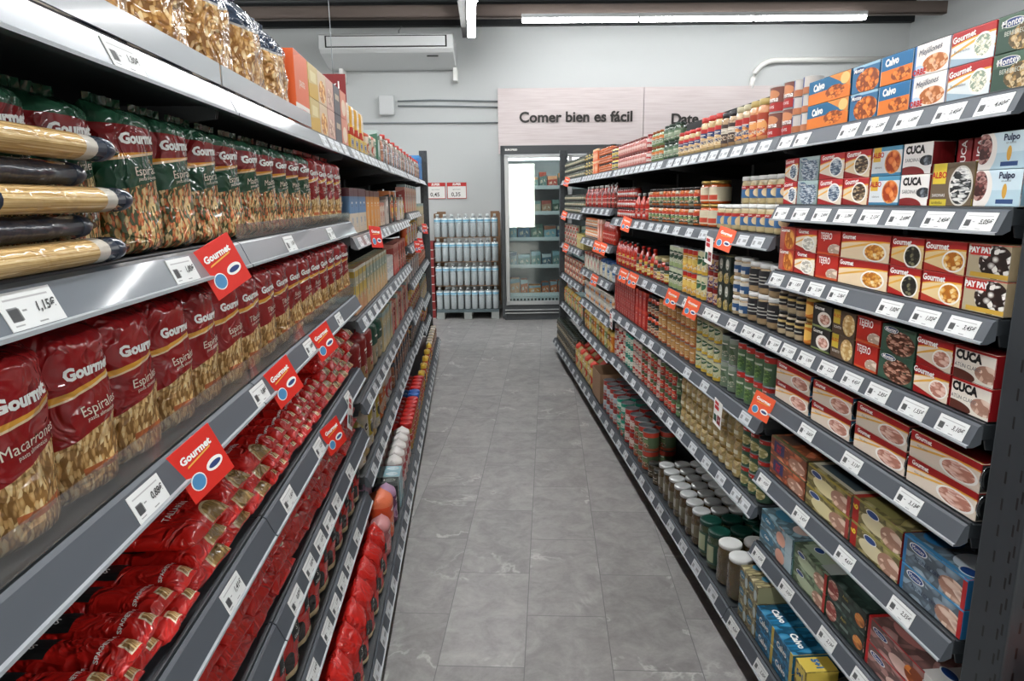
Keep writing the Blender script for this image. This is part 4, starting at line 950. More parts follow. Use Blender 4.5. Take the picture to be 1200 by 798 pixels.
mr_ = multi('pink_tuna_pack', 1.14, 1.38, .062, .12, 'b3837c', [('rect', 0, 0, .05, 1, 'a81c1e'), ('ell', .55, .3, .2, .26, 'd9b8ae'), ('ell', .74, .4, .16, .36, ('food', MUSS, 4, 1)), ('above', .95, 0, 0, 'a81c1e'), ('rect', .84, 0, 1, 1, 'd8d6d2')]+OV(.2, .66, .8)+OV(.9, .66, .5), 'a81c1e', [('rect', 0, 0, .05, 1, 'a81c1e'), ('ell', .35, .5, .25, .3, 'b97a74'), ('rect', .8, 0, 1, 1, 'd6d4d0')]+OV(.88, .4, .7), [G('Montey', .2, .66, .011, white)])
packrow(mr_, 0, 6, 1.26, 'pink and red tuna multipack, nearest', 'seventh', dz=.0)
mg_ = multi('dark_green_tuna_pack', 1.388, 1.56, .060, .12, '34483f', [('ell', .14, .5, .16, .42, ('food', ['8a3a34', 'c9a090', 'e0c8b8'], 7, 1)), ('ell', .86, .44, .12, .26, ('food', ['b5602c', 'd9954e', '7a3a1c'], 6, 1)), ('rect', .4, .3, .62, .44, '6a7a74')], '2c3c36', [('rect', .1, .2, .9, .8, '2c3e37'), ('rect', .3, .3, .7, .6, '3c5048')], [G('Atún', .48, .72, .013, plain('olive_gold', 'b09a4a'))])
packrow(mg_, 0, 6, 1.474, 'dark green tuna multipack', 'seventh')
ml_ = multi('green_tuna_pack', 1.568, 1.752, .056, .12, '7f9474', [('rect', 0, 0, .05, 1, '24503a'), ('ell', .45, .4, .3, .3, 'a7b496'), ('ell', .82, .36, .18, .36, ('food', TUNA, 5, 1)), ('rect', .93, 0, 1, 1, 'a3281f')]+OV(.25, .7, .8), '24503a', [('rect', .1, .15, .7, .85, '9aa890'), ('rect', .7, .1, .98, .9, '9fa4a0')]+OV(.3, .4, .7), [])
packrow(ml_, 0, 6, 1.66, 'light green tuna multipack with dark green end', 'seventh')
mc_ = multi('light_blue_tuna_pack', 1.76, 1.975, .056, .12, '8fb4c4', [('ell', .66, .35, .14, .4, 'd6a08c'), ('rect', .8, 0, 1, 1, '9fb4bc'), ('ell', .24, .62, .22, .26, '2f6f8c')], '7fa4b4', [('ell', .3, .4, .2, .2, '3a7590'), ('ell', .75, .5, .15, .25, 'c9b0a4'), ('rect', 0, .9, 1, 1, '7f9eac')], [G('Calvo', .24, .62, .014, white, bold=.0005)])
packrow(mc_, 0, 6, 1.868, 'pale blue tuna multipack', 'seventh')
# bottom shelf, near: round tin and blue six-packs
tin = can('large_round_tin', .088, .115, tri_band('art_big_tin', '27486c', [('rect', 0, 0, 1, .12, 'c9ced0'), ('rect', .3, .3, .5, .8, 'd9dde0')]), plain('tin_lid_dark', '6f7370', .25, metal=.8), 36, cat='tin')
q = MB(); q.lathe([(.06, .1152), (.061, .117), (.058, .1172), (.057, .1155)], plain('tin_lid_dark', '6f7370'), 36, 0, .088, cap=False); q.lathe([(.03, .1152), (.031, .1165), (.028, .1165)], plain('tin_lid_dark', '6f7370'), 30, 0, .088, cap=False); tin.parts.append(('lid_rings', q.mesh('lid_rings')))
place1(tin, 'R', 1.40, rowz('R', 0, 7), 'large round tin with ringed metal lid on bottom right shelf', None, xf=FXB+.035)
place1(tin, 'R', 1.21, rowz('R', 0, 7), 'large round tin nearest the slotted post on bottom right shelf', None, xf=FXB+.035)
cb_ = multi('blue_six_tin_pack', 1.5, 1.62, .058, .20, '1f86b8', [('rect', 0, 0, 1, .08, '166a96'), ('rect', .86, 0, 1, 1, 'c9b04a')], '1a6c98', [('ell', .5, .62, .3, .14, 'c4d2d6'), ('rect', 0, .78, 1, 1, '1b4f74')], [G('Calvo', .45, .5, .026, white, bold=.001, rot=.0)])
t_ = MB(); put_text(t_, 'Calvo', 0, 0, .028, white, lambda x, z: 0, bold=.0012); t_.v = [(x, .04+z, .0587) for x, y, z in t_.v]; cb_.parts.append(('top_lettering', t_.mesh('top_lettering')))
yb = multi('deal_sleeve', 1.5, 1.56, .060, .09, 'd8bf52', [('rect', .1, .1, .9, .9, 'dfc85e')], 'd8bf52', [('rect', .0, .0, 1, 1, 'd8bf52')], [G('5+1', .5, .5, .024, BLUE, bold=.001)])
t_ = MB(); put_text(t_, '5+1', 0, 0, .026, BLUE, lambda x, z: 0, bold=.0014); t_.v = [(x, .045+z, .0607) for x, y, z in t_.v]; yb.parts.append(('top_lettering', t_.mesh('top_lettering')))
for l in range(2):
    for j, y in enumerate((1.745, 1.63)):
        place1(cb_, 'R', y, rowz('R', 0, 7)+l*.0595, 'bright blue tuna multipack, %s, %s, bottom right shelf' % (['farther', 'nearer'][j], lv(l, 2)), 'blue packs on the bottom right shelf', xf=FXB)
    place1(yb, 'R', 1.528, rowz('R', 0, 7)+l*.061, 'yellow five plus one tuna deal pack, %s one, bottom right shelf' % lv(l, 2), 'deal packs on the bottom right shelf', xf=FXB)
cy_ = multi('cream_tuna_pack', 1.5, 1.565, .058, .16, 'b5a877', [('ell', .3, .6, .28, .22, '2f6f8c'), ('ell', .78, .4, .16, .3, 'b5c4c4')], '8a8a6a', [('ell', .35, .3, .26, .1, '2f6f8c'), ('rect', .1, .6, .9, .75, 'c9bd8c')], [G('Calvo', .32, .6, .011, white)])
for l in range(3):
    for j in range(2): place1(cy_, 'R', 1.84+j*.068, rowz('R', 0, 7)+l*.0588, 'cream tuna multipack, %s, %s, bottom right shelf' % (['nearer', 'farther'][j], lv(l, 3)), 'cream packs on the bottom right shelf', xf=FXB)

# ---------- price tags
inkm = plain('tag_ink', '2c2e30', .6)
tagart = Art('art_price_tag', 'd9dcdb', .5).rect(.08, .22, .26, .6, '77797a').rect(.10, .78, .9, .83, 'a9abab').rect(.32, .45, .40, .5, '8a8c8c').rect(.08, .1, .24, .14, '9a9c9c').rect(.5, .08, .66, .12, '8a8c8c').done()
tagart2 = Art('art_price_tag_far', 'c3c8cc', .5).rect(.08, .2, .3, .6, '8a8e90').rect(.55, .3, .9, .6, '8a8e90').rect(.08, .76, .9, .84, 'a9adb0').done()
def price_proto(txt):
    m = MB(); m.box(-.038, -.0008, 0, .038, 0, .034, white, front=tagart if txt else tagart2)
    parts = [('card', m.mesh('card'))]
    if txt:
        t = MB(); put_text(t, txt+'€', .018, .0165, .0125, inkm, lambda x, z: -.0014, shear=.25, bold=.0002)
        parts.append(('price_print', t.mesh('price_print'))); t = MB()
        for i in range(7): t.quad([(-.031+i*.0021, -.0012, .008), (-.0300+i*.0021, -.0012, .008), (-.0300+i*.0021, -.0012, .019), (-.031+i*.0021, -.0012, .019)], inkm)
        parts.append(('barcode', t.mesh('barcode')))
    return parts
tproto = {}
def price(side, y, zl, xr, txt, lab, wfac=1, group='price labels on the shelf rails'):
    if txt not in tproto: tproto[txt] = price_proto(txt)
    sg = 1 if side == 'R' else -1
    if txt:
        o = bpy.data.objects.new('price_label', None); o.empty_display_size = .02; C.objects.link(o)
        for nm, me in tproto[txt]: c = bpy.data.objects.new(nm, me); c.parent = o; C.objects.link(c)
    else:
        o = bpy.data.objects.new('price_label', tproto[txt][0][1]); C.objects.link(o)
    o.location = (sg*(xr+.0005), y, zl+.0026); o.rotation_euler = (-.405, 0, RZ[side]); o.scale = (wfac, 1, 1)
    tag(o, lab, 'price label', group)
def near_tags(side, bay, i, lst, lvn, bottom=False):
    zl = (RB if side == 'R' else LB_)[bay][i]; xr = (XR if side == 'R' else XL0) if not bottom else (XRB if side == 'R' else XLB)
    for k, (y, txt) in enumerate(lst):
        price(side, y, zl, xr, txt, 'white price label reading %s, %s from near end, %s' % (txt.replace(',', '.'), ORD[k+1], SP(side, lvn)))
near_tags('R', 0, 0, [(1.156, '4,60'), (1.266, '3,45'), (1.387, '1,69'), (1.497, '2,58'), (1.605, '2,10'), (1.83, '1,95'), (1.926, '2,25')], 'top')
near_tags('R', 0, 1, [(1.156, '5,05'), (1.264, '2,45'), (1.379, '2,69'), (1.485, '2,15'), (1.591, '1,79'), (1.70, '2,49'), (1.812, '1,50'), (1.924, '1,39')], 'second')
near_tags('R', 0, 2, [(1.163, '3,45'), (1.267, '1,02'), (1.382, '1,02'), (1.591, '2,36'), (1.699, '2,18'), (1.809, '1,85'), (1.925, '1,49')], 'third')
near_tags('R', 0, 3, [(1.158, '3,10'), (1.271, '1,55'), (1.392, '2,85'), (1.496, '4,45'), (1.608, '2,25'), (1.719, '1,90'), (1.821, '3,05'), (1.915, '3,09')], 'fourth')
near_tags('R', 0, 4, [(1.252, '3,13'), (1.465, '3,13'), (1.683, '2,65')], 'fifth')
near_tags('R', 0, 5, [(1.236, '2,55'), (1.455, '4,65'), (1.68, '2,45'), (1.917, '4,95')], 'sixth')
near_tags('R', 0, 6, [(1.339, '2,19'), (1.499, '2,19'), (1.726, '3,05'), (1.919, '4,30')], 'seventh')
near_tags('R', 0, 7, [(1.50, '5,30'), (1.698, '5,30'), (1.908, '4,20')], 'bottom', True)
near_tags('L', 1, 0, [(.84, '1,30')], 'top'); near_tags('L', 1, 1, [(.61, '1,15'), (.935, '1,00')], 'second'); near_tags('L', 1, 2, [(.766, '0,88'), ], 'third')
near_tags('L', 2, 1, [(1.50, '1,00'), (1.95, '1,00')], 'second nearer'); near_tags('L', 2, 2, [(1.226-.02, '0,88'), (1.60, '0,88'), (1.99, '0,88')], 'third nearer')
near_tags('L', 1, 3, [(.70, '1,45'), (.985, '1,41')], 'fourth'); near_tags('L', 2, 3, [(1.325, '1,41'), (1.62, '1,25'), (2.05, '1,41')], 'fourth nearer')
near_tags('L', 2, 4, [(1.315, '0,87'), (1.445, '0,87'), (1.56, '0,87'), (1.665, '0,87'), (1.78, '0,87'), (2.0, '1,15')], 'fifth')
near_tags('L', 2, 5, [(1.30, '1,41'), (1.40, '1,41'), (1.56, '1,41'), (1.67, '1,19'), (1.78, '1,19'), (1.89, '1,19'), (2.05, '1,19')], 'sixth')
near_tags('R', 1, 2, [(2.03, '3,35'), (2.109, '3,25'), (2.237, '2,05'), (2.401, '2,49'), (2.48, '2,49'), (2.735, '0,95')], 'third, second bay')
farlist = []
def far_tags(side, bay, i, ys, bottom=False):
    zl = (RB if side == 'R' else LB_)[bay][i]; xr = (XR if side == 'R' else XL0) if not bottom else (XRB if side == 'R' else XLB)
    lv_ = 'bottom' if bottom else LVN[i]
    for k, y in enumerate(ys): farlist.append((y, side, zl, xr, 'small white price label, %s from near end, %s, bay %s' % (ORD[k+1], SP(side, lv_), ['', 'one', 'two', 'three', 'four', 'five', 'six'][bay+1 if side == 'R' else bay])))
def spread(a, b, n, j=.02): return [a+(b-a)*(k+.5)/n+R.uniform(-j, j) for k in range(n)]
for bay in (1, 2, 3, 4):
    zs = RB[bay]
    for i in range(len(zs)):
        a, b = RY[bay]+.03, RY[bay+1]-.03
        if bay == 1 and i == 2: continue
        if bay == 1 and i == 1: ys = [2.07, 2.187, 2.566, 2.732, 2.904, 3.064]
        elif bay == 2 and i == 1: ys = [3.187, 3.32, 3.485, 3.62, 3.93, 4.1]
        elif bay == 1 and i == 3: ys = [2.083, 2.475, 2.683, 3.05]
        elif bay == 1 and i == 4: ys = [2.05, 2.118, 2.264, 2.416, 2.576, 2.75, 2.9, 3.05]
        elif i == len(zs)-1 and bay == 1: ys = [2.098, 2.27, 2.43, 2.597, 2.757, 2.902, 3.08]
        elif i == 0: ys = spread(a, b, 10, .005)
        else: ys = spread(a, b, 6)
        far_tags('R', bay, i, ys, i == len(zs)-1)
for bay in (3, 4, 5, 6):
    zs = LB_[bay]
    for i in range(len(zs)):
        far_tags('L', bay, i, spread(LY[bay]+.05, LY[bay+1]-.04, 10 if i == 0 else 7, .01), i == len(zs)-1)
far_tags('L', 2, 0, spread(1.9, 2.33, 4, .01)); far_tags('L', 2, 6, spread(1.25, 2.33, 7, .01), True); 

ncount = sum(1 for o in C.objects if o.name.startswith('price_label') and o.parent is None)
farlist.sort(key=lambda q: q[0]*(1.25 if q[1] == 'L' else 1))
for y, side, zl, xr, lab in farlist[:298-ncount]: price(side, y, zl, xr, '', lab)
q = MB()
for y, side, zl, xr, lab in farlist[298-ncount:]:
    sg = 1 if side == 'R' else -1
    T = Matrix.Translation((sg*(xr+.0005), y, zl+.0026)) @ Matrix.Rotation(RZ[side], 4, 'Z') @ Matrix.Rotation(-.405, 4, 'X')
    q.box(-.038, -.0008, 0, .038, 0, .034, white, front=tagart2, T=T)
tag(ob('price_labels', q), 'rows of tiny white price labels on the farthest shelf rails', 'price labels', kind='stuff')
# ---------- promotion cards clipped to the rails
promo_s = plain('promo_red', 'd2281c', .45); promo_o = plain('promo_orange', 'e8603c', .45)
def promo_proto(mm, s=.078):
    m = MB(); m.box(-s/2, -.001, 0, s/2, 0, s, mm); parts = [('card', bevel_mesh(m.mesh('card'), .0004, 1))]
    t = MB()
    for (cx, cz, rx, rz, c, e) in ((-.018, .022, .0125, .0125, white, .0012), (-.018, .022, .0108, .0108, plain('badge_blue', '4a86b4'), .0016), (.016, .027, .015, .0085, white, .0012), (.016, .0265, .011, .004, plain('badge_navy', '2c3f74'), .0016)):
        b = len(t.v); t.v += [(cx+rx*math.cos(2*PI*k/20), -e-.0002, cz+rz*math.sin(2*PI*k/20)) for k in range(20)]; t.face([b+k for k in range(20)], c)
    put_text(t, 'Gourmet', .0, .058, .0145, white, lambda x, z: -.0018, bold=.0006)
    t.quad([(-.022, -.0016, .046), (.022, -.0016, .050), (.024, -.0016, .0525), (-.02, -.0016, .0485)], plain('promo_gold', 'e8b04a'))
    parts.append(('printed_badges', t.mesh('printed_badges')))
    return parts
pp = {'r': promo_proto(promo_s), 'o': promo_proto(promo_o)}
def promo(side, y, zl, xr, kind, lab, roll=.15, dz=-.03, s=1):
    sg = 1 if side == 'R' else -1
    o = bpy.data.objects.new('promotion_card', None); o.empty_display_size = .02; C.objects.link(o)
    for nm, me in pp[kind]: c = bpy.data.objects.new(nm, me); c.parent = o; C.objects.link(c)
    o.location = (sg*(xr-.022), y, zl+dz); o.rotation_euler = (-.2, roll, RZ[side]+(.42 if side == 'R' else -.42)); o.scale = (s,)*3
    tag(o, lab, 'promotion card', 'promotion cards clipped on the rails')
for (bay, i, y, n_, rl) in ((1, 1, 1.045, 'below green topped pasta bags', -.28), (1, 2, .89, 'on third left shelf, nearest', -.25), (2, 2, 1.31, 'on third left shelf, middle of three', -.28), (2, 2, 1.69, 'on third left shelf, farthest of three', -.25), (2, 3, 1.72, 'low on the fourth left shelf', -.2)):
    promo('L', y, LB_[bay][i], XL0, 'r', 'red square promotion card with two badges, '+n_, rl*1.3, -.022)
promo('L', 2.72, LB_[3][1], XL0, 'r', 'red promotion card on second left shelf, third bay', .1, -.02, 1.1)
for j, (y, bay, i) in enumerate(((4.95, 5, 2), (5.3, 5, 2), (5.9, 6, 1))): promo('L', y, LB_[bay][i], XL0, 'r', 'red promotion card near the far left post, %s from near side' % ORD[j+1], .1, -.02, 1.1)
for j, (bay, i, y) in enumerate(((0, 4, 1.93), (1, 1, 2.30), (1, 2, 2.615), (1, 2, 2.883), (2, 1, 3.766), (2, 2, 3.59), (2, 2, 3.82), (3, 2, 4.42), (3, 2, 4.62), (3, 3, 4.7), (4, 0, 6.05), (4, 1, 6.2), (4, 2, 6.1))):
    promo('R', y, RB[bay][i], XR, 'o', 'orange promotion card, %s one from near end along the right shelves' % ORD[j+1], .22, -.022)
# white hanging offer leaflets
def leaflet(side, y, zl, xr, lab, dz=-.085, roll=0.1):
    sg = 1 if side == 'R' else -1
    m = MB(); m.box(-.038, -.001, 0, .038, 0, .10, white); t = MB()
    e = lambda a, b, c, d, mm: t.quad([(a, -.0016, b), (c, -.0016, b), (c, -.0016, d), (a, -.0016, d)], mm)
    e(-.03, .062, .01, .076, RED); e(-.03, .08, .006, .092, RED); e(0.0, .012, .032, .046, DRED); e(-.032, .014, -.006, .04, GREEN)
    put_text(t, '2,89', .016, .029, .012, white, lambda x, z: -.002)
    o = thing('offer_leaflet', lab, 'offer leaflet'); o.location = (sg*(xr-.004), y, zl+dz); o.rotation_euler = (0, roll, RZ[side]); ob('sheet', m, o); ob('print', t, o)
leaflet('R', 2.47, RB[1][1], XR, 'white and red offer leaflet hanging below second right shelf')
leaflet('R', 2.30, RB[1][3], XR, 'white and red offer leaflet hanging over mushroom jars')
leaflet('R', 4.15, RB[2][3], XR, 'white and red offer leaflet hanging far along right shelves', -.07)
leaflet('L', 1.98, LB_[2][3], XL0, 'white and red offer leaflet clipped low on left shelf', -.06, .5)

# ================================================================== left shelves, near
for j in range(11):
    pass
greens = [gourmet_bag('green_pasta_bag', .112, .186, .092, True, wd, TRIC, sd) for wd, sd in (('Espirales', 1), ('Espirales', 2), ('Macarrón', 3))]
reds = [gourmet_bag('red_pasta_bag', .114, .190, .095, False, wd, PASTA, sd) for wd, sd in (('Macarrones', 4), ('Espirales', 5), ('Espirales', 6), ('Tiburón', 7), ('Fideos', 8))]
z = rowz('L', 1, 1)
for j in range(11):
    p = greens[0 if j < 3 else (1 if j < 6 else 2)] if j % 2 else greens[1 if j < 6 else 2]
    place1(p, 'L', .70+j*.1135, z, 'pasta bag with green top over dark red, %s from near end, second left shelf' % ORD[j+1], 'green topped pasta bags on the second left shelf', jit=.004, dep=.022 if j < 2 else .0)
for j in range(4):
    place1(reds[3], 'L', 1.945+j*.113, z, 'dark red pasta bag beyond the green ones, %s from near, second left shelf' % ORD[j+1], 'red pasta bags on the second left shelf', jit=.004)
z = rowz('L', 1, 2)
for j in range(16):
    p = reds[0] if j == 0 else (reds[1 + j % 2] if j < 6 else reds[3 + (j // 3) % 2])
    place1(p, 'L', .63+j*.1135, z, 'dark red and clear pasta bag, %s from near end, third left shelf' % ORD[j+1], 'red pasta bags on the third left shelf', jit=.004)
sb = spag_bundle('spaghetti_bundle', .019, .34, 1); sb2 = spag_bundle('spaghetti_bundle', .018, .33, 2)
for l in range(5):
    o = place1(sb if l % 2 == 0 else sb2, 'L', .655+(.03 if l == 2 else 0)-(.03 if l % 2 else 0), rowz('L', 1, 1)+l*.0268, 'long spaghetti packet with navy ends, %s of the lying stack, second left shelf' % (['lowest', 'second', 'third', 'fourth', 'topmost'][l]), 'lying spaghetti packets', jit=.001, dep=-.028+(.016 if l % 2 else 0))
for j in range(5):
    p = clear_bag('clear_pasta_bag', .19, .20+.006*(j % 2), .115, 20+j)
    place1(p, 'L', .885+j*.194, rowz('L', 1, 0), 'clear pasta bag with navy top, %s from near end, top left shelf' % ORD[j+1], 'clear pasta bags on the top left shelf', jit=.003, rx=.0)
def gbox(name, w, h, d, base, layers, side=None, texts=(), cat='carton'):
    return carton(name, w, h, d, tri_band('art_'+name+base+'%d' % int(w*1000), base, layers), side or base, texts=texts, cat=cat)
ob_ = gbox('orange_pasta_box', .15, .178, .12, 'd9683c', [('rect', 0, .14, 1, .3, 'e8e4de'), ('above', .9, .2, 0, 'c95a34'), ('ell', .5, .05, .5, .12, 'a04a2c')], 'e0612a', [G('LA MODERNA', .5, .21, .015, RED, bold=.0003), G('pasta', .5, .6, .03, plain('cream_print', 'e6dccb'))])
place1(ob_, 'L', 1.845, rowz('L', 2, 0), 'orange pasta box with white band, top left shelf', None)
lc = [('yellow lasagne box', 'c9b478', [('below', .4, .1, 0, 'c9a23e'), ('rect', .2, .5, .8, .8, 'dcd0a0')]), ('cream lasagne box', 'd3bda0', [('ell', .5, .4, .4, .35, ('food', GOLDF, 8, 1))]), ('pale pink lasagne box', 'd0a89a', [('ell', .5, .4, .4, .3, ('food', TUNA, 8, 1))]), ('dark grey lasagne box', '4a4850', [('rect', .2, .5, .8, .7, 'b8a890')]), ('salmon lasagne box', 'd0846a', [('ell', .5, .4, .35, .3, 'e6d0b8')])]
for j, (d_, b_, l_) in enumerate(lc):
    p = gbox('lasagne_box', .112, .088, .1, b_, l_)
    for l in range(2): place1(p, 'L', 1.985+j*.116, rowz('L', 2, 0)+l*.089, '%s, %s one, top left shelf' % (d_, lv(l, 2)), 'lasagne boxes on the top left shelf', jit=.001)
# red packs
spg = [flat_pack('spaghetti_pack', .0545, .25, .040, s_, 'spaghetti') for s_ in (1, 2)]
nst = [flat_pack('noodle_nest_pack', .125, .22, .042, s_, 'nest') for s_ in (3, 4)]
bow = [flat_pack('bow_pasta_pack', .135, .20, .046, s_, 'bow') for s_ in (5, 6)]
pen = [flat_pack('macaroni_pack', .12, .22, .044, s_, 'pen') for s_ in (7, 8)]
def redrow(P, y0, n, z, levels, desc, where, seedshift=0):
    w = P[0].w+.001
    for j in range(n):
        for l in range(levels):
            p = P[(j+l) % 2]
            place1(p, 'L', y0+(j+.5)*w, z+l*(p.h+.0012), 'red %s, %s, column %s from near end, %s left shelf' % (desc, lv(l, levels), ['', 'one', 'two', 'three', 'four', 'five', 'six', 'seven', 'eight', 'nine', 'ten', 'eleven', 'twelve'][j+1], where), 'red pasta packs on the %s left shelf' % where, jit=.007, dep=-.008+R.uniform(-.004, .006))
z4 = rowz('L', 1, 3)
redrow(spg, .58, 6, z4, 2, 'spaghetti pack lying endwise', 'fourth')
redrow(nst, .915, 3, z4, 3, 'noodle nest pack', 'fourth')
redrow(spg, 1.30, 9, z4, 3, 'narrow spaghetti pack', 'fourth')
redrow(nst, 1.80, 4, z4, 4, 'flat noodle pack', 'fourth')
z5 = rowz('L', 1, 4)
redrow(bow, .85, 5, z5, 4, 'bow pasta pack', 'fifth')
redrow(pen, 1.535, 6, z5, 4, 'macaroni pack', 'fifth')
gs = [gallo_standing('standing_pasta_pack', .108, .165, .08, s_) for s_ in (31, 32)]
def standrow(P, y0, n, z, desc, where, xf, step=.112, rx=0):
    for j in range(n):
        for k in range(2):
            place1(P[j % len(P)], 'L', y0+(j+.5)*step, z, 'red %s, %s from near end, %s, %s left shelf' % (desc, ORD[j+1], ['front', 'behind'][k], where), 'red standing packs on the %s left shelf' % where, jit=.005, xf=xf, dep=k*.09, rx=rx)
standrow(gs, 1.22, 10, rowz('L', 1, 5), 'standing pack with black logo', 'sixth', LX)
gb_ = [gallo_standing('standing_pasta_pack', .118, .175, .10, s_) for s_ in (33, 34)]
standrow(gb_, 1.40, 8, rowz('L', 1, 6), 'plump standing pack with black logo', 'bottom', LXB, .120)

# ================================================================== generic packs further along
gcache = {}
def BUSY(col, acc):
    c = len(gcache); k = (c*7919) % 5
    return [('rect', .34, .12+.02*k, .66, .34+.02*k, ('food', [col, acc, 'e0d8c8', '3a3430'], 22+2*k, .7)), ('rect', .36, .66, .64, .70, 'e2ded4'), ('rect', .4, .60, .6, .625, '3a3836' if k % 2 else 'e2ded4')]
def gen(kind, colname, col, acc, w, h, d=None, lid=None, lay=None, n=12):
    key = (kind, colname, col, acc, w, h, d, lid)
    if key in gcache: return gcache[key]
    nm = '%s_%s' % (colname.replace(' ', '_'), kind); c = len(gcache)
    if kind in ('jar', 'can', 'bottle', 'tub'):
        r = w/2
        if lay is None: lay = [('rect', .3, .2, .7, .75, acc)]
        la = tri_band('art_g%d' % c, col, lay+BUSY(col, acc))
        if kind == 'can': p = can(nm, r*.97, h, la, lid and plain('lid_'+lid, lid, .35), n=n)
        elif kind == 'jar': p = jar(nm, r, h, plain('content_'+acc, acc, .15, coat=1, bump=.3, bscale=120), plain('lid_'+(lid or '16181a'), lid or '16181a', .35), la, n=n, l0=.12, l1=.66)
        elif kind == 'tub': p = jar(nm, r, h, plain('tub_'+col, col, .4), plain('lid_'+(lid or 'e0e0dc'), lid or 'e0e0dc', .35), la, n=n, neck=.95, l0=.1, l1=.8, lh=.2)
        else: p = bottle(nm, r, h, plain('content_'+acc, acc, .15, coat=1), plain('lid_'+(lid or '16181a'), lid or '16181a', .35), la, n=n)
        p.cat = kind
    elif kind == 'bag':
        if lay is None: lay = [('ell', .5, .35, .3, .2, acc), ('above', .8, 0, 0, acc)]
        a = Art('art_g%d' % c, col, .35, coat=.7, bump=.4, bscale=30, bdist=.005)
        for l in lay+BUSY(col, acc): getattr(a, l[0])(*l[1:])
        me, sf = bag_mesh(nm, w, h, d or .06, a.done(), c+40, nx=10, nz=12, lump=.004)
        p = Proto(nm, None, [('film_bag', me)], w, h, d or .06, 'bag')
    else:
        if lay is None: lay = [('ell', .5, .4, .34, .26, acc), ('above', .8, .1, 0, acc)]
        ga = tri_band('art_g%d' % c, col, lay+BUSY(col, acc)); p = carton(nm, w, h, d or .06, ga, col, cat='box', sidemat=ga)
    if kind in ('jar', 'can', 'bottle', 'tub'): p.w, p.d = w, w
    p.desc = '%s %s' % (colname, kind)
    gcache[key] = p; return p
def S(side, bay, i, y0, y1, P, levels=1, deep=1, jit=.002, bottom=False, top_less=0):
    if isinstance(P, Proto): P = [P]
    z = rowz(side, bay, i)
    xf = (FXB if side == 'R' else LXB) if bottom else (FX if side == 'R' else LX)
    lvn = 'bottom' if bottom else LVN[i]
    where = '%s shelf, bay %s' % (lvn+(' right' if side == 'R' else ' left'), ['', 'one', 'two', 'three', 'four', 'five', 'six'][bay+1 if side == 'R' else bay])
    for q in P: q.desc0 = q.desc
    grp = 'goods on %s' % where
    run(P, side, y0, y1, z, '', where, xf, grp, levels=levels, deep=deep, jit=jit, uniq=False, top_less=top_less, n=max(1, int((y1-y0+.004)/(P[0].w+.003))))
# ----- right, top shelf
brt = gen('tin', 'brown', 'a5665a', 'x', .1, .1) if 0 else can('brown_dip_tin', .044, .074, tri_band('art_brown_tin', '7a4a40', [('below', .3, .1, 0, 'a82420'), ('ell', .5, .7, .12, .2, 'c9855a')]), whitelid, 24, [G('Crema', 0, .5, .02, white, shear=.2, bold=.0004), G('MOVIS', 0, .2, .012, white)], cat='tin')
for j, y in enumerate((2.005, 2.10)):
    for l in range(2): place1(brt, 'R', y, rowz('R', 1, 0)+l*.0748, 'brown and red dip tin with white lid, %s, %s, top right shelf' % (['nearer', 'farther'][j], lv(l, 2)), 'brown tins on the top right shelf', jit=.001)
smc = can('small_blue_white_can', .026, .048, tri_band('art_sbw', 'c9c4be', [('rect', .3, 0, .5, 1, '2a4a86'), ('below', .4, 0, 0, 'b5704a')]), whitelid, 18)
for j in range(2):
    for l in range(3): place1(smc, 'R', 1.895+j*.053, rowz('R', 0, 0)+l*.0488, 'small blue and white can, %s, %s, top right shelf' % (['nearer', 'farther'][j], lv(l, 3)), 'small cans on the top right shelf', jit=.001)
o_j = gen('jar', 'orange', 'b5482a', 'c98a5a', .056, .128, lid='b09a5a', lay=[('ell', .5, .4, .2, .4, 'e0a060'), ('rect', 0, .7, 1, 1, 'a03c20')], n=18)
w_j = gen('jar', 'red and blue labelled', '2c4a7c', 'b59a76', .056, .126, lid='b0a88a', lay=[('above', .7, 0, 0, 'b02a24'), ('ell', .5, .3, .2, .3, ('food', ONION, 10, 1))], n=18)
d_j = gen('jar', 'brown labelled', '3c2c28', '9a7a56', .056, .122, lid='1c1c20', lay=[('rect', .3, .5, .7, .8, 'c9c0b0')], n=18)
chk = gen('jar', 'navy labelled chickpea', '263c6c', 'b59a6a', .056, .130, lid='b5302a', lay=[('above', .78, 0, 0, 'b8302a'), ('ell', .5, .2, .3, .35, ('food', ['c9a878', 'e0cba0', 'ecdcb8'], 12, 1))], n=16)
chl = gen('jar', 'low navy labelled chickpea', '263c6c', 'b59a6a', .056, .10, lid='b5302a', lay=[('above', .78, 0, 0, 'b8302a'), ('ell', .5, .2, .3, .35, ('food', ['c9a878', 'e0cba0', 'ecdcb8'], 12, 1))], n=16)
S('R', 1, 0, 2.155, 2.28, o_j); S('R', 1, 0, 2.28, 2.40, w_j); S('R', 1, 0, 2.40, 2.53, d_j); S('R', 1, 0, 2.53, 2.76, chk); S('R', 1, 0, 2.76, 3.04, chl)
ol = gen('jar', 'dark green olive', '4f6a50', '3c4f3c', .054, .076, lid='12281c', lay=[('rect', .3, .1, .7, .8, '8a9a80')])
og = gen('jar', 'orange topped green', '4a6a4c', '7a8a5a', .054, .072, lid='8a4a1c', lay=[('above', .6, 0, 0, 'c9702e'), ('rect', .35, .1, .65, .5, 'b5bcae')])
wr = gen('jar', 'white and red', 'd0c4bc', '9a3a34', .05, .072, lid='7c1c1a', lay=[('rect', .3, .3, .7, .6, 'b02a2a')])
pk = gen('jar', 'pink', 'c07a72', 'b06a64', .054, .070, lid='6a2a28', lay=[('rect', .35, .2, .65, .7, 'd9b8b0')])
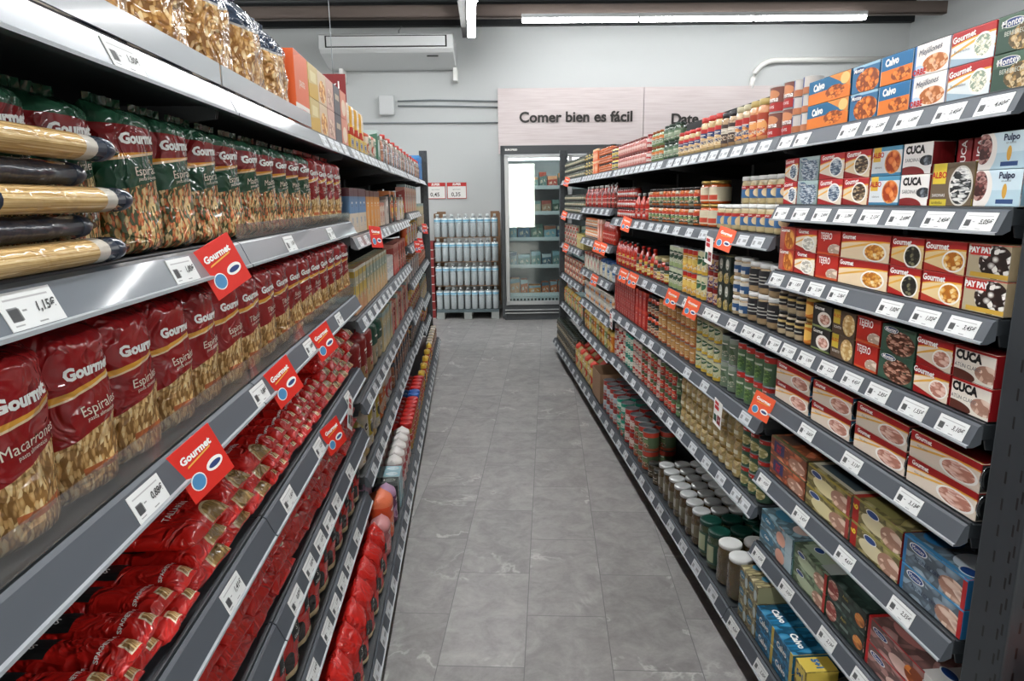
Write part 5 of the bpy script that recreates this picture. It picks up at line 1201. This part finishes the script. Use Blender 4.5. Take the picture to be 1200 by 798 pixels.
S('R', 1, 0, 3.04, 3.11, ol, 2); S('R', 2, 0, 3.13, 3.27, ol, 2); S('R', 2, 0, 3.28, 3.48, og, 2); S('R', 2, 0, 3.49, 3.59, wr, 2); S('R', 2, 0, 3.60, 4.23, pk, 2)
ora = gen('box', 'orange', 'd9642a', 'e8c8a0', .06, .085, .06); orj = gen('jar', 'small orange', 'c9642e', 'a04a1c', .05, .055, lid='1c1c1c'); dkj = gen('jar', 'small dark olive', '4c5240', '3a3c2c', .05, .052, lid='141614', lay=[('rect', .3, .2, .7, .7, '9a7a4a')])
yej = gen('jar', 'yellow labelled dark', 'c9b45a', '4a4630', .05, .055, lid='141614'); dk2 = gen('jar', 'small dark green', '3c4a3a', '2c3428', .05, .052, lid='141614', lay=[('rect', .35, .3, .65, .8, 'a9a890')])
nvj = gen('jar', 'navy and yellow', '2a3a5c', 'c9b45a', .054, .07, lid='8a2a1c')
S('R', 3, 0, 4.27, 4.42, nvj, 2); S('R', 3, 0, 4.43, 4.85, orj, 3); S('R', 3, 0, 4.86, 5.05, ora, 2); S('R', 3, 0, 5.06, 5.36, [yej, dkj], 3)
S('R', 4, 0, 5.42, 6.5, [dkj, dk2, dkj, dk2], 3)
# ----- right, second level
asp = jar('asparagus_jar', .0285, .090, plain('asparagus', 'b5a67c', .15, coat=1, bump=.3, bscale=80), whitelid, Art('art_asp', '2c5a86', .5).above(.72, 0, 0, 'a8281f').ell(.68, .45, .1, .35, 'd9c49a').done(), n=18, neck=.9, l0=.22, l1=.66, texts=[G('Gourmet', 0, .61, .008, white)])
asp2 = jar('white_asparagus_jar', .0335, .088, plain('asparagus', 'b5a67c'), whitelid, Art('art_asp2', '3a6a96', .5).above(.72, 0, 0, 'a8281f').ell(.7, .3, .12, .5, 'd0b88a').done(), n=18, neck=.9, l0=.2, l1=.66)
asp.cat = asp2.cat = 'jar'
run(asp, 'R', 1.985, 2.31, rowz('R', 1, 1), 'white lidded asparagus jar', 'second right shelf', FX, 'asparagus jars', levels=2)
run(asp2, 'R', 2.32, 2.53, rowz('R', 1, 1), 'wider asparagus jar', 'second right shelf', FX, 'wide asparagus jars', levels=1)
bigo = jar('large_salsa_jar', .042, .088, plain('orange_salsa', 'b5501c', .15, coat=1, bump=.2), goldlid, Art('art_salsa', 'c9c0a4', .5).rect(.35, .1, .65, .45, 'b5402a').rect(0, 0, .36, 1, 'c9a86a').done(), n=24, neck=.85, l0=.12, l1=.72)
run(bigo, 'R', 2.54, 2.735, rowz('R', 1, 1), 'large orange sauce jar', 'second right shelf', FX, 'large orange jars', levels=2)
gj = gen('jar', 'orange topped green labelled', '26382a', 'b5602c', .052, .078, lid='2a1c16', lay=[('above', .72, 0, 0, 'b53a24'), ('ell', .5, .4, .14, .3, '6a8a54')])
gj2 = gen('jar', 'pale content green labelled', '2a3c2e', 'a89a80', .052, .078, lid='1c1c18', lay=[('above', .75, 0, 0, 'a8402a'), ('ell', .5, .4, .14, .3, '7a9a64')])
S('R', 1, 1, 2.745, 3.115, [gj, gj2, gj], 2); S('R', 2, 1, 3.13, 3.50, [gj, gj, gj2], 2)
rt = gen('bottle', 'red', 'a8201a', 'a8301c', .05, .14, lid='c9c9c4'); rj = gen('jar', 'small red', 'a8281f', '7c2018', .05, .058, lid='1c1614', lay=[('rect', .3, .2, .7, .7, 'b8b8b4')])
S('R', 2, 1, 3.51, 3.78, [rt, rj]); S('R', 2, 1, 3.78, 4.23, rj, 3)
ket = gen('bottle', 'ketchup red', 'b02820', '9a241c', .056, .15, lid='d0d0cc'); brb = gen('bottle', 'brown sauce', '7a2a20', '5c2018', .05, .16, lid='1c1614'); tlb = gen('bottle', 'grey labelled', 'a09a94', '6a2018', .05, .13, lid='a8281f')
S('R', 3, 1, 4.28, 4.62, [brb, ket]); S('R', 3, 1, 4.63, 5.36, [ket, tlb, ket])
S('R', 4, 1, 5.42, 6.5, [dkj, dk2], 3)
# ----- right, third level
bj = jar('bean_jar', .036, .098, plain('beans', 'a08a68', .15, coat=1, bump=.5, bscale=60), whitelid, Art('art_beanlabel', '232528', .5).ell(.32, .62, .07, .28, 'a8281f').rect(.42, .2, .7, .26, 'b8b8b0').rect(.42, .4, .66, .46, 'b8b8b0').rect(.42, .6, .62, .66, 'b8b8b0').done(), n=22, neck=.88, l0=.22, l1=.78)
bj.cat = 'jar'
run(bj, 'R', 1.985, 2.21, rowz('R', 1, 2), 'black labelled bean jar with white lid', 'third right shelf', FX, 'black labelled bean jars', levels=2)
bl = jar('white_bean_jar', .028, .067, plain('white_beans', 'b5a282', .15, coat=1, bump=.4, bscale=80), whitelid, Art('art_bluelabel', '28507c', .5).above(.7, 0, 0, 'c9c4b8').rect(.45, .0, .6, .3, 'c9c9c4').done(), n=18, neck=.9, l0=.2, l1=.75); bl.cat = 'jar'
run(bl, 'R', 2.215, 2.335, rowz('R', 1, 2), 'small blue labelled bean jar', 'third right shelf', FX, 'blue labelled jars', levels=3, n=2)
dg = gen('box', 'dark green legume', '1c2a20', 'c9b88a', .058, .098, .06, lay=[('ell', .5, .7, .25, .2, 'b8bcb0'), ('ell', .4, .18, .4, .2, ('food', ['8a7a3c', 'c9b06a', 'a89a4c'], 7, 1))])
S('R', 1, 2, 2.345, 2.465, dg, 2)
mar = gen('can', 'maroon and blue', '7c201c', '2c4a86', .058, .064, lay=[('rect', .3, 0, .52, .7, '2c4a7c'), ('ell', .62, .35, .1, .3, 'c9a87a')])
corn = gen('can', 'white corn', 'd0cda8', 'c9a43a', .058, .098, lay=[('ell', .5, .6, .14, .2, '3c6a4a'), ('below', .3, 0, 0, 'c9a43a')])
yel = gen('can', 'yellow fruit', 'c9983a', 'd9b04a', .058, .096, lay=[('above', .8, 0, 0, 'a8241c'), ('ell', .5, .4, .2, .25, 'e0c46a')])
grw = gen('can', 'green and white', 'b8bfa4', '3c5a3c', .062, .096, lay=[('ell', .5, .6, .18, .22, '2f4a38'), ('below', .35, 0, 0, '8a9a6a')])
S('R', 1, 2, 2.475, 2.60, mar, 3); S('R', 1, 2, 2.605, 2.725, corn, 2); S('R', 1, 2, 2.73, 2.91, yel, 2); S('R', 1, 2, 2.915, 3.11, grw, 2)
tj = gen('jar', 'yellow labelled tomato', 'c9b04a', '8a2818', .058, .105, lid='1c2418', lay=[('rect', .3, .1, .7, .5, 'd9cfa0'), ('above', .7, 0, 0, '2c3a2c')])
bt = gen('jar', 'large tomato', '2a3628', '9a2c1a', .085, .12, lid='b0a070', lay=[('below', .5, 0, 0, 'c9b49a'), ('ell', .5, .25, .1, .2, 'b02a1c')], n=18)
rb = gen('bottle', 'yellow labelled red', 'c9b04a', 'a82c1a', .05, .15, lid='b8261c'); rb2 = gen('bottle', 'plain red', 'b02c1c', 'a0281a', .05, .16, lid='1c1614')
S('R', 2, 2, 3.13, 3.37, [tj, bt]); S('R', 2, 2, 3.38, 3.72, [rb, tj]); S('R', 2, 2, 3.73, 4.23, [rb2, rb])
sal = gen('box', 'salmon pink', 'd9846a', 'e6c0b0', .06, .15, .06); omj = gen('jar', 'orange and navy', 'd0803c', 'c9b49a', .056, .075, lid='c9642e', lay=[('below', .35, 0, 0, '26304a'), ('rect', .3, .5, .7, .8, 'e6dcd0')])
S('R', 3, 2, 4.28, 4.66, rb2); S('R', 3, 2, 4.67, 4.85, sal); S('R', 3, 2, 4.86, 5.36, omj, 2)
rc = gen('can', 'small red', 'a8302a', 'c9c0b0', .052, .06); gc_ = gen('can', 'small grey green', '8a927c', 'a8342a', .052, .06); yb_ = gen('box', 'pale yellow', 'bdae6a', 'a89a54', .07, .12, .08); oc = gen('can', 'small orange', 'b8602e', 'd9c9a8', .052, .06)
S('R', 4, 2, 5.42, 5.75, yb_, 1); S('R', 4, 2, 5.78, 6.5, [gc_, rc, gc_], 3)
# ----- right, fourth level
gcn = can('green_pea_can', .033, .100, Art('art_pea', '4c6a4c', .5).above(.80, 0, 0, 'a8261f').ell(.5, .32, .13, .24, ('food', ['3c5a34', '6a8a4c', '7c9a5a'], 30, 1)).rect(.36, .55, .64, .62, 'b8c0b0').done(), None, 22, [G('Gourmet', 0, .85, .0085, white)], cat='can')
run(gcn, 'R', 1.985, 2.265, rowz('R', 1, 3), 'red banded green vegetable can', 'fourth right shelf', FX, 'green vegetable cans', levels=2, deep=2)
ggc = gen('can', 'grey green', '6a7c68', '54684f', .058, .098, lay=[('above', .82, 0, 0, '8a9488'), ('ell', .5, .4, .13, .24, '4a6044')])
S('R', 1, 3, 2.275, 2.42, ggc, 2); crn = gen('can', 'white and green corn', 'c4c4a0', '8a9a5a', .058, .072, lay=[('ell', .5, .65, .16, .2, '3c5f44'), ('rect', .3, 0, .7, .25, 'c9a83c')])
S('R', 1, 3, 2.43, 2.70, crn, 3, 1); yo = gen('can', 'amber fruit', 'a87840', 'c99a54', .056, .070, lay=[('rect', .35, .3, .65, .8, 'b8905a'), ('below', .25, 0, 0, 'a85a34')])
S('R', 1, 3, 2.71, 3.11, yo, 3); S('R', 2, 3, 3.13, 3.25, yo, 3)
blt = gen('jar', 'black labelled tomato', '2a2c24', 'a83a20', .058, .100, lid='141414', lay=[('below', .5, 0, 0, 'c9a88a')]); rcx = gen('box', 'dark red tomato', '96201c', 'b0463a', .046, .054, .05); rcl = gen('box', 'bright red tomato', 'b02620', 'c94a34', .06, .10, .05)
S('R', 2, 3, 3.26, 3.46, blt, 2); S('R', 2, 3, 3.47, 3.70, rcl, 2); S('R', 2, 3, 3.71, 4.23, rcx, 4)
mby = gen('tub', 'blue and white', 'c9d0d0', '2c6aa0', .07, .13, lid='24508a'); mwt = gen('box', 'white and red', 'd0ccc0', 'b0503a', .06, .13, .06); mwb = gen('jar', 'white mayonnaise', 'd0d0c0', 'd9d4b8', .056, .12, lid='2a5a86')
S('R', 3, 3, 4.28, 4.75, [mby, mwb]); S('R', 3, 3, 4.76, 5.36, [mwt, mwb])
S('R', 4, 3, 5.42, 6.5, [oc, gc_, rc], 3)
# ----- right, fifth level
gmc = can('green_mushroom_can', .031, .072, Art('art_mush', '32503c', .5).above(.80, 0, 0, 'a8261f').ell(.55, .35, .12, .25, ('food', ['8a8454', 'c4ba8c', 'd9d0a8'], 12, 1)).done(), None, 22, [G('Gourmet', 0, .86, .007, white)], cat='can')
run(gmc, 'R', 1.985, 2.18, rowz('R', 1, 4), 'green can with mushrooms', 'fifth right shelf', FX, 'green mushroom cans', levels=3)
cj = jar('mushroom_jar', .031, .072, plain('mushrooms', 'b09a6c', .12, coat=1, bump=.9, bscale=55, var=.35), goldlid, Art('art_mj', 'a8935e', .5).rect(.46, .1, .6, 1, 'bdb69c').rect(0, 0, .38, 1, '8a7a54').done(), n=18, l0=.2, l1=.42)
cj.desc = 'pale mushroom jar'; cj.w = cj.d = .063; S('R', 1, 4, 2.19, 2.86, cj, 3)
gnb = gen('jar', 'dark green pickle', '5c7a54', '3c4c34', .05, .10, lid='1c3c28'); S('R', 1, 4, 2.87, 2.93, gnb, 2)
tcn = gen('can', 'red tomato', '9a2c22', '4a6a44', .052, .066, lay=[('ell', .5, .4, .14, .3, 'c9462e'), ('above', .7, 0, 0, '4c5f3c')]); tcn2 = gen('can', 'white and red tomato', 'c0b4a8', 'b02c24', .052, .066, lay=[('ell', .5, .4, .14, .3, 'b02c24')]); tel = gen('can', 'teal', '1f8a74', 'c9d0c4', .054, .066)
S('R', 1, 4, 2.94, 3.11, tcn, 3); S('R', 2, 4, 3.13, 3.55, [tcn, tcn2, tcn], 3); S('R', 2, 4, 3.56, 3.75, tcn2, 3); S('R', 2, 4, 3.76, 3.93, tel, 3); S('R', 2, 4, 3.94, 4.23, [tcn2, rc], 3)
cup = gen('tub', 'white', 'd4cfc0', 'c9864a', .06, .07, lid='cfcabc'); cub = gen('tub', 'blue and white small', 'c4ccd0', '3a6a96', .06, .07, lid='e0dcd0')
S('R', 3, 4, 4.28, 5.36, [cup, cub, cup], 2)
orb = gen('bag', 'orange', 'c9742c', 'd9b45a', .09, .15, .05); grb = gen('bag', 'green', '8a9a5a', 'd0c48a', .09, .15, .05); grc = gen('box', 'grey green', '7a8470', 'c9602e', .06, .12, .05)
S('R', 4, 4, 5.42, 6.5, [grc, orb, grb]); S('R', 3, 5, 4.28, 5.36, [orb, gen('bag', 'brown and yellow', '8a6030', 'c9a44a', .09, .15, .05), grb])
# ----- right, bottom
wlj = jar('artichoke_jar', .043, .152, plain('artichokes', '5a4c30', .12, coat=1, bump=.6, bscale=45, var=.4), whitelid, None, n=26, neck=.86, lh=.08); wlj.cat = 'jar'
for j, y in enumerate((2.035, 2.13)):
    for k in range(2): place1(wlj, 'R', y, rowz('R', 1, 5), 'large jar with white lid, %s, %s, bottom right shelf' % (['nearer', 'farther'][j], ['front', 'behind'][k]), 'large white lidded jars', xf=FXB+.0, dep=k*.092, jit=.001)
glj = jar('green_lid_jar', .041, .145, plain('olives_dark', '3c4a34', .12, coat=1, bump=.5, bscale=50), greenlid, Art('art_glj', '2c5040', .5).rect(.45, .1, .62, .9, 'a8b090').done(), n=26, neck=.9, lh=.1, l0=.15, l1=.7); glj.cat = 'jar'
run(glj, 'R', 2.185, 2.365, rowz('R', 1, 5), 'jar with dark green lid', 'bottom right shelf', FXB, 'dark green lidded jars', n=2, deep=3)
wl2 = jar('white_lid_jar', .036, .140, plain('brown_olives', '544226', .12, coat=1, bump=.6, bscale=60, var=.4), plain('satin_white_lid', 'b9bcbc', .3, metal=.3), Art('art_wl2', '6a6450', .5).rect(.46, .2, .56, .9, 'a2a29c').done(), n=24, neck=.9, lh=.08, l0=.25, l1=.62); wl2.cat = 'jar'
run(wl2, 'R', 2.37, 2.92, rowz('R', 1, 5), 'tall jar with silvery white lid', 'bottom right shelf', FXB, 'silvery lidded jars', n=7, deep=4)
lowd = gen('jar', 'low dark', '4a3c2c', '3a3424', .06, .075, lid='262a26'); S('R', 1, 5, 2.93, 3.11, lowd, 1, 3, bottom=True)
bgc = gen('can', 'large green-red', '4c6044', 'b5381f', .085, .100, lay=[('above', .75, 0, 0, 'b03a28'), ('rect', .35, .2, .65, .6, '6a8058'), ('below', .15, 0, 0, '9a4a2c')], n=20)
brc = gen('can', 'large red-white', 'a8241f', 'd4ccc4', .08, .098, lay=[('rect', .3, .2, .7, .6, 'd4ccc4')], n=20); btc = gen('can', 'large teal', '1f8f76', 'b02a24', .08, .098, lay=[('rect', .3, 0, .6, .2, 'b02a24'), ('rect', .3, .5, .7, .8, 'b8d0c4')], n=20); blc = gen('can', 'large pale blue-red', 'a4b4bc', 'a03a34', .08, .098, lay=[('above', .7, 0, 0, '96302c'), ('below', .25, 0, 0, '96302c')], n=20)
S('R', 2, 5, 3.13, 3.40, bgc, 2, 2, bottom=True); S('R', 2, 5, 3.40, 3.62, brc, 2, 2, bottom=True); S('R', 2, 5, 3.62, 3.82, btc, 2, 2, bottom=True); S('R', 2, 5, 3.83, 4.22, blc, 2, 2, bottom=True)
m = MB(); m.box(-.14, 0, 0, .14, .002, .2, card); m.box(-.14, .26, 0, .14, .262, .2, card); m.box(-.14, 0, 0, -.138, .262, .2, card); m.box(.138, 0, 0, .14, .262, .2, card); m.box(-.14, 0, 0, .14, .262, .004, card)
o = ob('cardboard_tray', m); o.location = (FXB, 4.42, rowz('R', 3, 6)); o.rotation_euler = (0, 0, RZ['R']); tag(o, 'brown open cardboard box on bottom right shelf', 'cardboard box')
yp = gen('bag', 'yellow', 'c4ac62', 'b5382a', .10, .20, .07); yp2 = gen('bag', 'beige yellow', 'c9b586', '9a8a5a', .10, .19, .07)
S('R', 3, 6, 4.60, 5.36, [yp, yp2], 1, 2, bottom=True)
S('R', 4, 5, 5.42, 6.5, [gen('jar', 'tall dark', '3a3c30', '4a4030', .06, .10, lid='1c241c', lay=[('rect', .3, .2, .7, .7, '7a6a4a')])], 2, 2, bottom=True)

# ================================================================== left, further along
yb3 = gen('box', 'yellow display', 'c9a83a', '2c4a86', .10, .05, .10, lay=[('rect', .25, .2, .75, .75, '2c4a86')]); S('L', 3, 0, 2.56, 2.98, yb3)
yg = gen('bag', 'tall yellow', 'c99a3c', 'e0c88a', .065, .12, .04, lay=[('rect', .3, 0, .6, 1, 'd9cdb8'), ('below', .3, 0, 0, 'a8382a')])
for j in range(7): place1(yg, 'L', 2.60+j*.058, rowz('L', 3, 0)+.0508, 'tall yellow snack packet in the display boxes, %s from near, top left shelf' % ORD[j+1], 'yellow packets on the top left shelf', dep=.01+.02*(j % 2), jit=.003)
c1 = gen('bag', 'pale and red', 'c9b8a4', 'b0503c', .07, .10, .04); c2 = gen('bag', 'grey green', '8a9a84', 'c9c0ac', .07, .10, .04); g3 = gen('box', 'green', '3c6a54', 'b8c8c4', .09, .14, .08)
S('L', 3, 0, 2.99, 3.30, [c1, c2]); S('L', 3, 0, 3.31, 3.48, g3)
j1 = gen('jar', 'pinkish', 'b5806c', '9a6a54', .06, .13, lid='c9c4bc'); j2 = gen('jar', 'dark labelled tall', '6a5c54', '8a8478', .06, .15, lid='b03028'); j3 = gen('bottle', 'white', 'd0ccc8', 'b8bcc4', .055, .15, lid='a82a24'); j4 = gen('bottle', 'blue grey', '7a86a0', '9a9aa0', .055, .14, lid='2c2c30')
S('L', 4, 0, 3.53, 4.60, [j1, j4, j2, j3]); S('L', 5, 0, 4.66, 5.74, [j2, j1, j3, j4]); S('L', 6, 0, 5.80, 6.25, [j1, j2]); S('L', 6, 0, 6.3, 6.68, gen('box', 'bright blue', '1f6ab0', '3a86c4', .09, .21, .1))
bb = gen('box', 'blue and cream', '5a7ea4', 'd0c4b0', .095, .165, .07, lay=[('below', .45, 0, 0, 'c9bca8'), ('above', .82, 0, 0, '5c2a34')]); obx = gen('box', 'orange cereal', 'cf8a34', 'd9a04c', .10, .160, .07, lay=[('rect', .3, .0, .55, .5, 'c4a890'), ('above', .85, 0, 0, '6a3a30')])
S('L', 3, 1, 2.46, 2.86, bb); S('L', 3, 1, 2.87, 3.30, obx); S('L', 3, 1, 3.31, 3.48, gen('box', 'cream and red', 'cdb8a4', 'b06a54', .08, .11, .07))
wh = gen('box', 'white patterned', 'c4b8b0', '8a7a74', .09, .14, .06); ry = gen('bag', 'red and yellow', 'c0552c', 'd9b040', .11, .15, .05); dkb = gen('box', 'black and orange', '2c2a28', 'c9702e', .10, .17, .06)
S('L', 4, 1, 3.53, 3.70, wh); S('L', 4, 1, 3.71, 4.15, [dkb, ry]); S('L', 4, 1, 4.2, 4.6, [wh, gen('bag', 'cream', 'c9b890', 'c9a43c', .09, .13, .05)])
ta = gen('box', 'tall yellow and blue', 'c4a845', '3a4a6c', .088, .172, .06, lay=[('rect', 0, .62, 1, .8, 'b8b49a'), ('rect', .0, 0, .12, 1, '4a5a6c'), ('below', .3, .1, 0, 'b8845c'), ('above', .93, 0, 0, 'cfcdbf')])
tb_ = gen('box', 'tall cream and green', 'bdb088', '4c6a4c', .088, .170, .06, lay=[('rect', 0, .62, 1, .85, '9aa89a'), ('rect', .0, 0, .1, 1, '3a5a4a'), ('below', .35, .1, 0, 'c9a87c'), ('above', .93, 0, 0, 'cfcdbf')])
S('L', 3, 2, 2.46, 2.75, ta); S('L', 3, 2, 2.76, 3.48, tb_)
wc = gen('tub', 'white tall', 'd0d2d0', 'b8bcbc', .08, .12, lid='e0e0dc'); rdt = gen('box', 'red tall', 'a83c34', 'c98a7c', .07, .17, .06); mxa = gen('jar', 'dark', '3c4440', '6a5a44', .06, .12, lid='c9a44c')
S('L', 4, 2, 3.53, 3.80, wc); S('L', 4, 2, 3.81, 4.1, rdt); S('L', 4, 2, 4.11, 4.6, [mxa, rdt])
drb = gen('bag', 'dark red', '7c1a1a', 'b5482c', .115, .20, .09, lay=[('below', .35, .1, 0, '9a7a54')]); gnp = gen('bag', 'dark green', '1f4a3c', 'b8b09a', .10, .19, .07, lay=[('below', .45, .1, 0, 'a89a80')]); cry = gen('box', 'cream tall', 'bdae84', '8aa0a0', .07, .19, .06); mrb = gen('bag', 'maroon', '6a1c1c', 'c4a890', .09, .17, .05)
S('L', 3, 3, 2.42, 2.88, drb); S('L', 3, 3, 2.89, 3.18, gnp); S('L', 3, 3, 3.19, 3.48, cry); S('L', 4, 3, 3.53, 4.6, [cry, rdt, mrb, rdt])
ylb = gen('bag', 'yellow flour', 'c9b44c', 'd9d2c0', .11, .17, .08, lay=[('ell', .5, .5, .2, .15, '2c2c28'), ('below', .3, .1, 0, 'ddd8c8')]); wfb = gen('bag', 'white flour', 'd0cab8', '2c2c2c', .11, .18, .08, lay=[('ell', .4, .7, .1, .08, '2c2c28'), ('below', .25, 0, 0, 'c9a868')]); orf = gen('bag', 'orange', 'cf6a2c', 'd9c0a0', .11, .16, .08); wrf = gen('bag', 'white and red', 'd0c9c4', 'b8342c', .11, .20, .08)
S('L', 3, 4, 2.40, 2.98, [ylb, wfb]); S('L', 3, 4, 2.99, 3.22, orf); S('L', 3, 4, 3.23, 3.48, wrf)
navb = gen('box', 'navy and orange', '2c3a4c', 'b5703c', .08, .15, .06); brj = gen('jar', 'brown', '8a5034', 'a8623c', .065, .14, lid='2c3a4c')
S('L', 4, 4, 3.53, 4.6, [brj, navb, brj, navb])
S('L', 3, 5, 2.385, 2.50, gen('bag', 'pink', 'b06a6c', 'c98a8c', .11, .14, .08), 1, 2, bottom=True); S('L', 3, 5, 2.50, 2.64, gen('bag', 'bright orange', 'd2502c', 'd9704c', .13, .19, .11), 1, 2, bottom=True)
S('L', 3, 5, 2.65, 2.76, gen('bag', 'purple', '6a3c5c', 'b08aa8', .10, .16, .10), 1, 2, bottom=True); S('L', 3, 5, 2.765, 2.83, gen('box', 'black', '26302e', '6a7470', .06, .15, .09), 1, 2, bottom=True); S('L', 3, 5, 2.835, 2.96, gen('box', 'light blue', '8ab0bc', 'c4d4d8', .06, .15, .09), 1, 2, bottom=True)
wrx = gen('bag', 'pink checked flour', 'c9a8a4', 'e0dcd8', .085, .17, .09, lay=[('above', .85, 0, 0, 'e0dcd8'), ('ell', .5, .45, .3, .2, 'b04a4c')]); S('L', 3, 5, 2.97, 3.48, wrx, 1, 2, bottom=True)
rlc = gen('tub', 'red lidded', 'a8843c', 'b8261c', .07, .155, lid='b8201c'); blc2 = gen('tub', 'blue lidded', 'a8944c', '2c5a96', .07, .155, lid='2456a0'); S('L', 4, 5, 3.53, 4.08, rlc, 1, 2, bottom=True); S('L', 4, 5, 4.09, 4.24, blc2, 1, 2, bottom=True); S('L', 4, 5, 4.25, 4.60, rlc, 1, 2, bottom=True)
for b_, n_ in ((5, 7), (6, 6)):
    y0, y1 = (4.66, 5.74) if b_ == 5 else (5.80, 6.69)
    pool = [mxa, rdt, cry, brj, wh, navb, j1, ry]
    for i in range(1, n_):
        hmax = LB_[b_][i-1]-LB_[b_][i]-.06
        cand = [p for p in pool if p.h < hmax] or [gen('jar', 'short brown', '8a5034', 'a8623c', .06, .09, lid='2c3a4c')]
        R.shuffle(cand)
        if i == n_-1: S('L', b_, i, y0, y1, cand[:2], bottom=True)
        else: S('L', b_, i, y0, y1, cand[:2])
t = thing('hanging_price_sign', 'dark red hanging price sign above the far left shelves', 'price sign'); t.location = (-.60, 3.35, 1.93)
m = MB(); m.box(-.055, 0, 0, .055, .003, .15, DRED); ob('sign_card', m, t)
q = MB(); put_text(q, '2x1', 0, .10, .045, white, lambda x, z: -.001, bold=.001); ob('lettering', q, t); q = MB(); put_text(q, '1,95', 0, .04, .035, white, lambda x, z: -.001, bold=.001); ob('lettering', q, t)
q = MB(); q.tube([(0, .0015, .15), (0, .0015, .2), (.0, .0015, 1.70)], .0015, pipe); ob('hanging_wire', q, t)
# orange bag at the end cap, lower right
a = Art('art_orange_bag', 'd9541f', .3, coat=1, bump=.6, bscale=22, bdist=.008).ell(.5, .5, .2, .2, 'e8b04a'); me, sf = bag_mesh('orange_bag', .16, .2, .1, a.done(), 77, top=.25)
o = thing('orange_snack_bag', 'orange snack bag at the end display beside the slotted post', 'bag'); ob('film_bag', me, o); o.location = (1.02, .87, .515)
m = MB(); m.box(.935, .60, .495, 1.9, .998, .513, deckm); m.box(.93, .59, .475, 1.9, .60, .515, railm); o = ob('end_shelf', m); tag(o, 'dark shelf of the end display under the orange bag', 'shelf')
# ================================================================== camera, light, colour
sc = bpy.context.scene
cam = bpy.data.cameras.new('camera'); co = bpy.data.objects.new('camera', cam); C.objects.link(co); sc.camera = co
cam.sensor_fit = 'HORIZONTAL'; cam.sensor_width = 36; cam.lens = 787.23*36/1200; cam.clip_start = .05
p_, yw, rl = .2069, .0645, -.0125
Fv = Vector((math.sin(yw)*math.cos(p_), math.cos(yw)*math.cos(p_), -math.sin(p_))); Rv = Vector((math.cos(yw), -math.sin(yw), 0)); Uv = Rv.cross(Fv)
R2 = Rv*math.cos(rl)+Uv*math.sin(rl); U2 = R2.cross(Fv)
co.matrix_world = Matrix(((R2.x, U2.x, -Fv.x, 0), (R2.y, U2.y, -Fv.y, 0), (R2.z, U2.z, -Fv.z, 1.5), (0, 0, 0, 1)))
w = bpy.data.worlds.new('store'); sc.world = w; w.use_nodes = True
w.node_tree.nodes['Background'].inputs[0].default_value = (.75, .85, 1, 1); w.node_tree.nodes['Background'].inputs[1].default_value = .25
sc.view_settings.view_transform = 'Standard'; sc.view_settings.look = 'None'; sc.view_settings.gamma = 1; sc.view_settings.use_curve_mapping = False
sc.view_settings.exposure = .36
sc.cycles.use_denoising = True; sc.cycles.max_bounces = 6; sc.cycles.diffuse_bounces = 3; sc.cycles.glossy_bounces = 3; sc.cycles.transparent_max_bounces = 8; sc.cycles.transmission_bounces = 4
sc.cycles.caustics_reflective = False; sc.cycles.caustics_refractive = False; sc.cycles.sample_clamp_indirect = 4
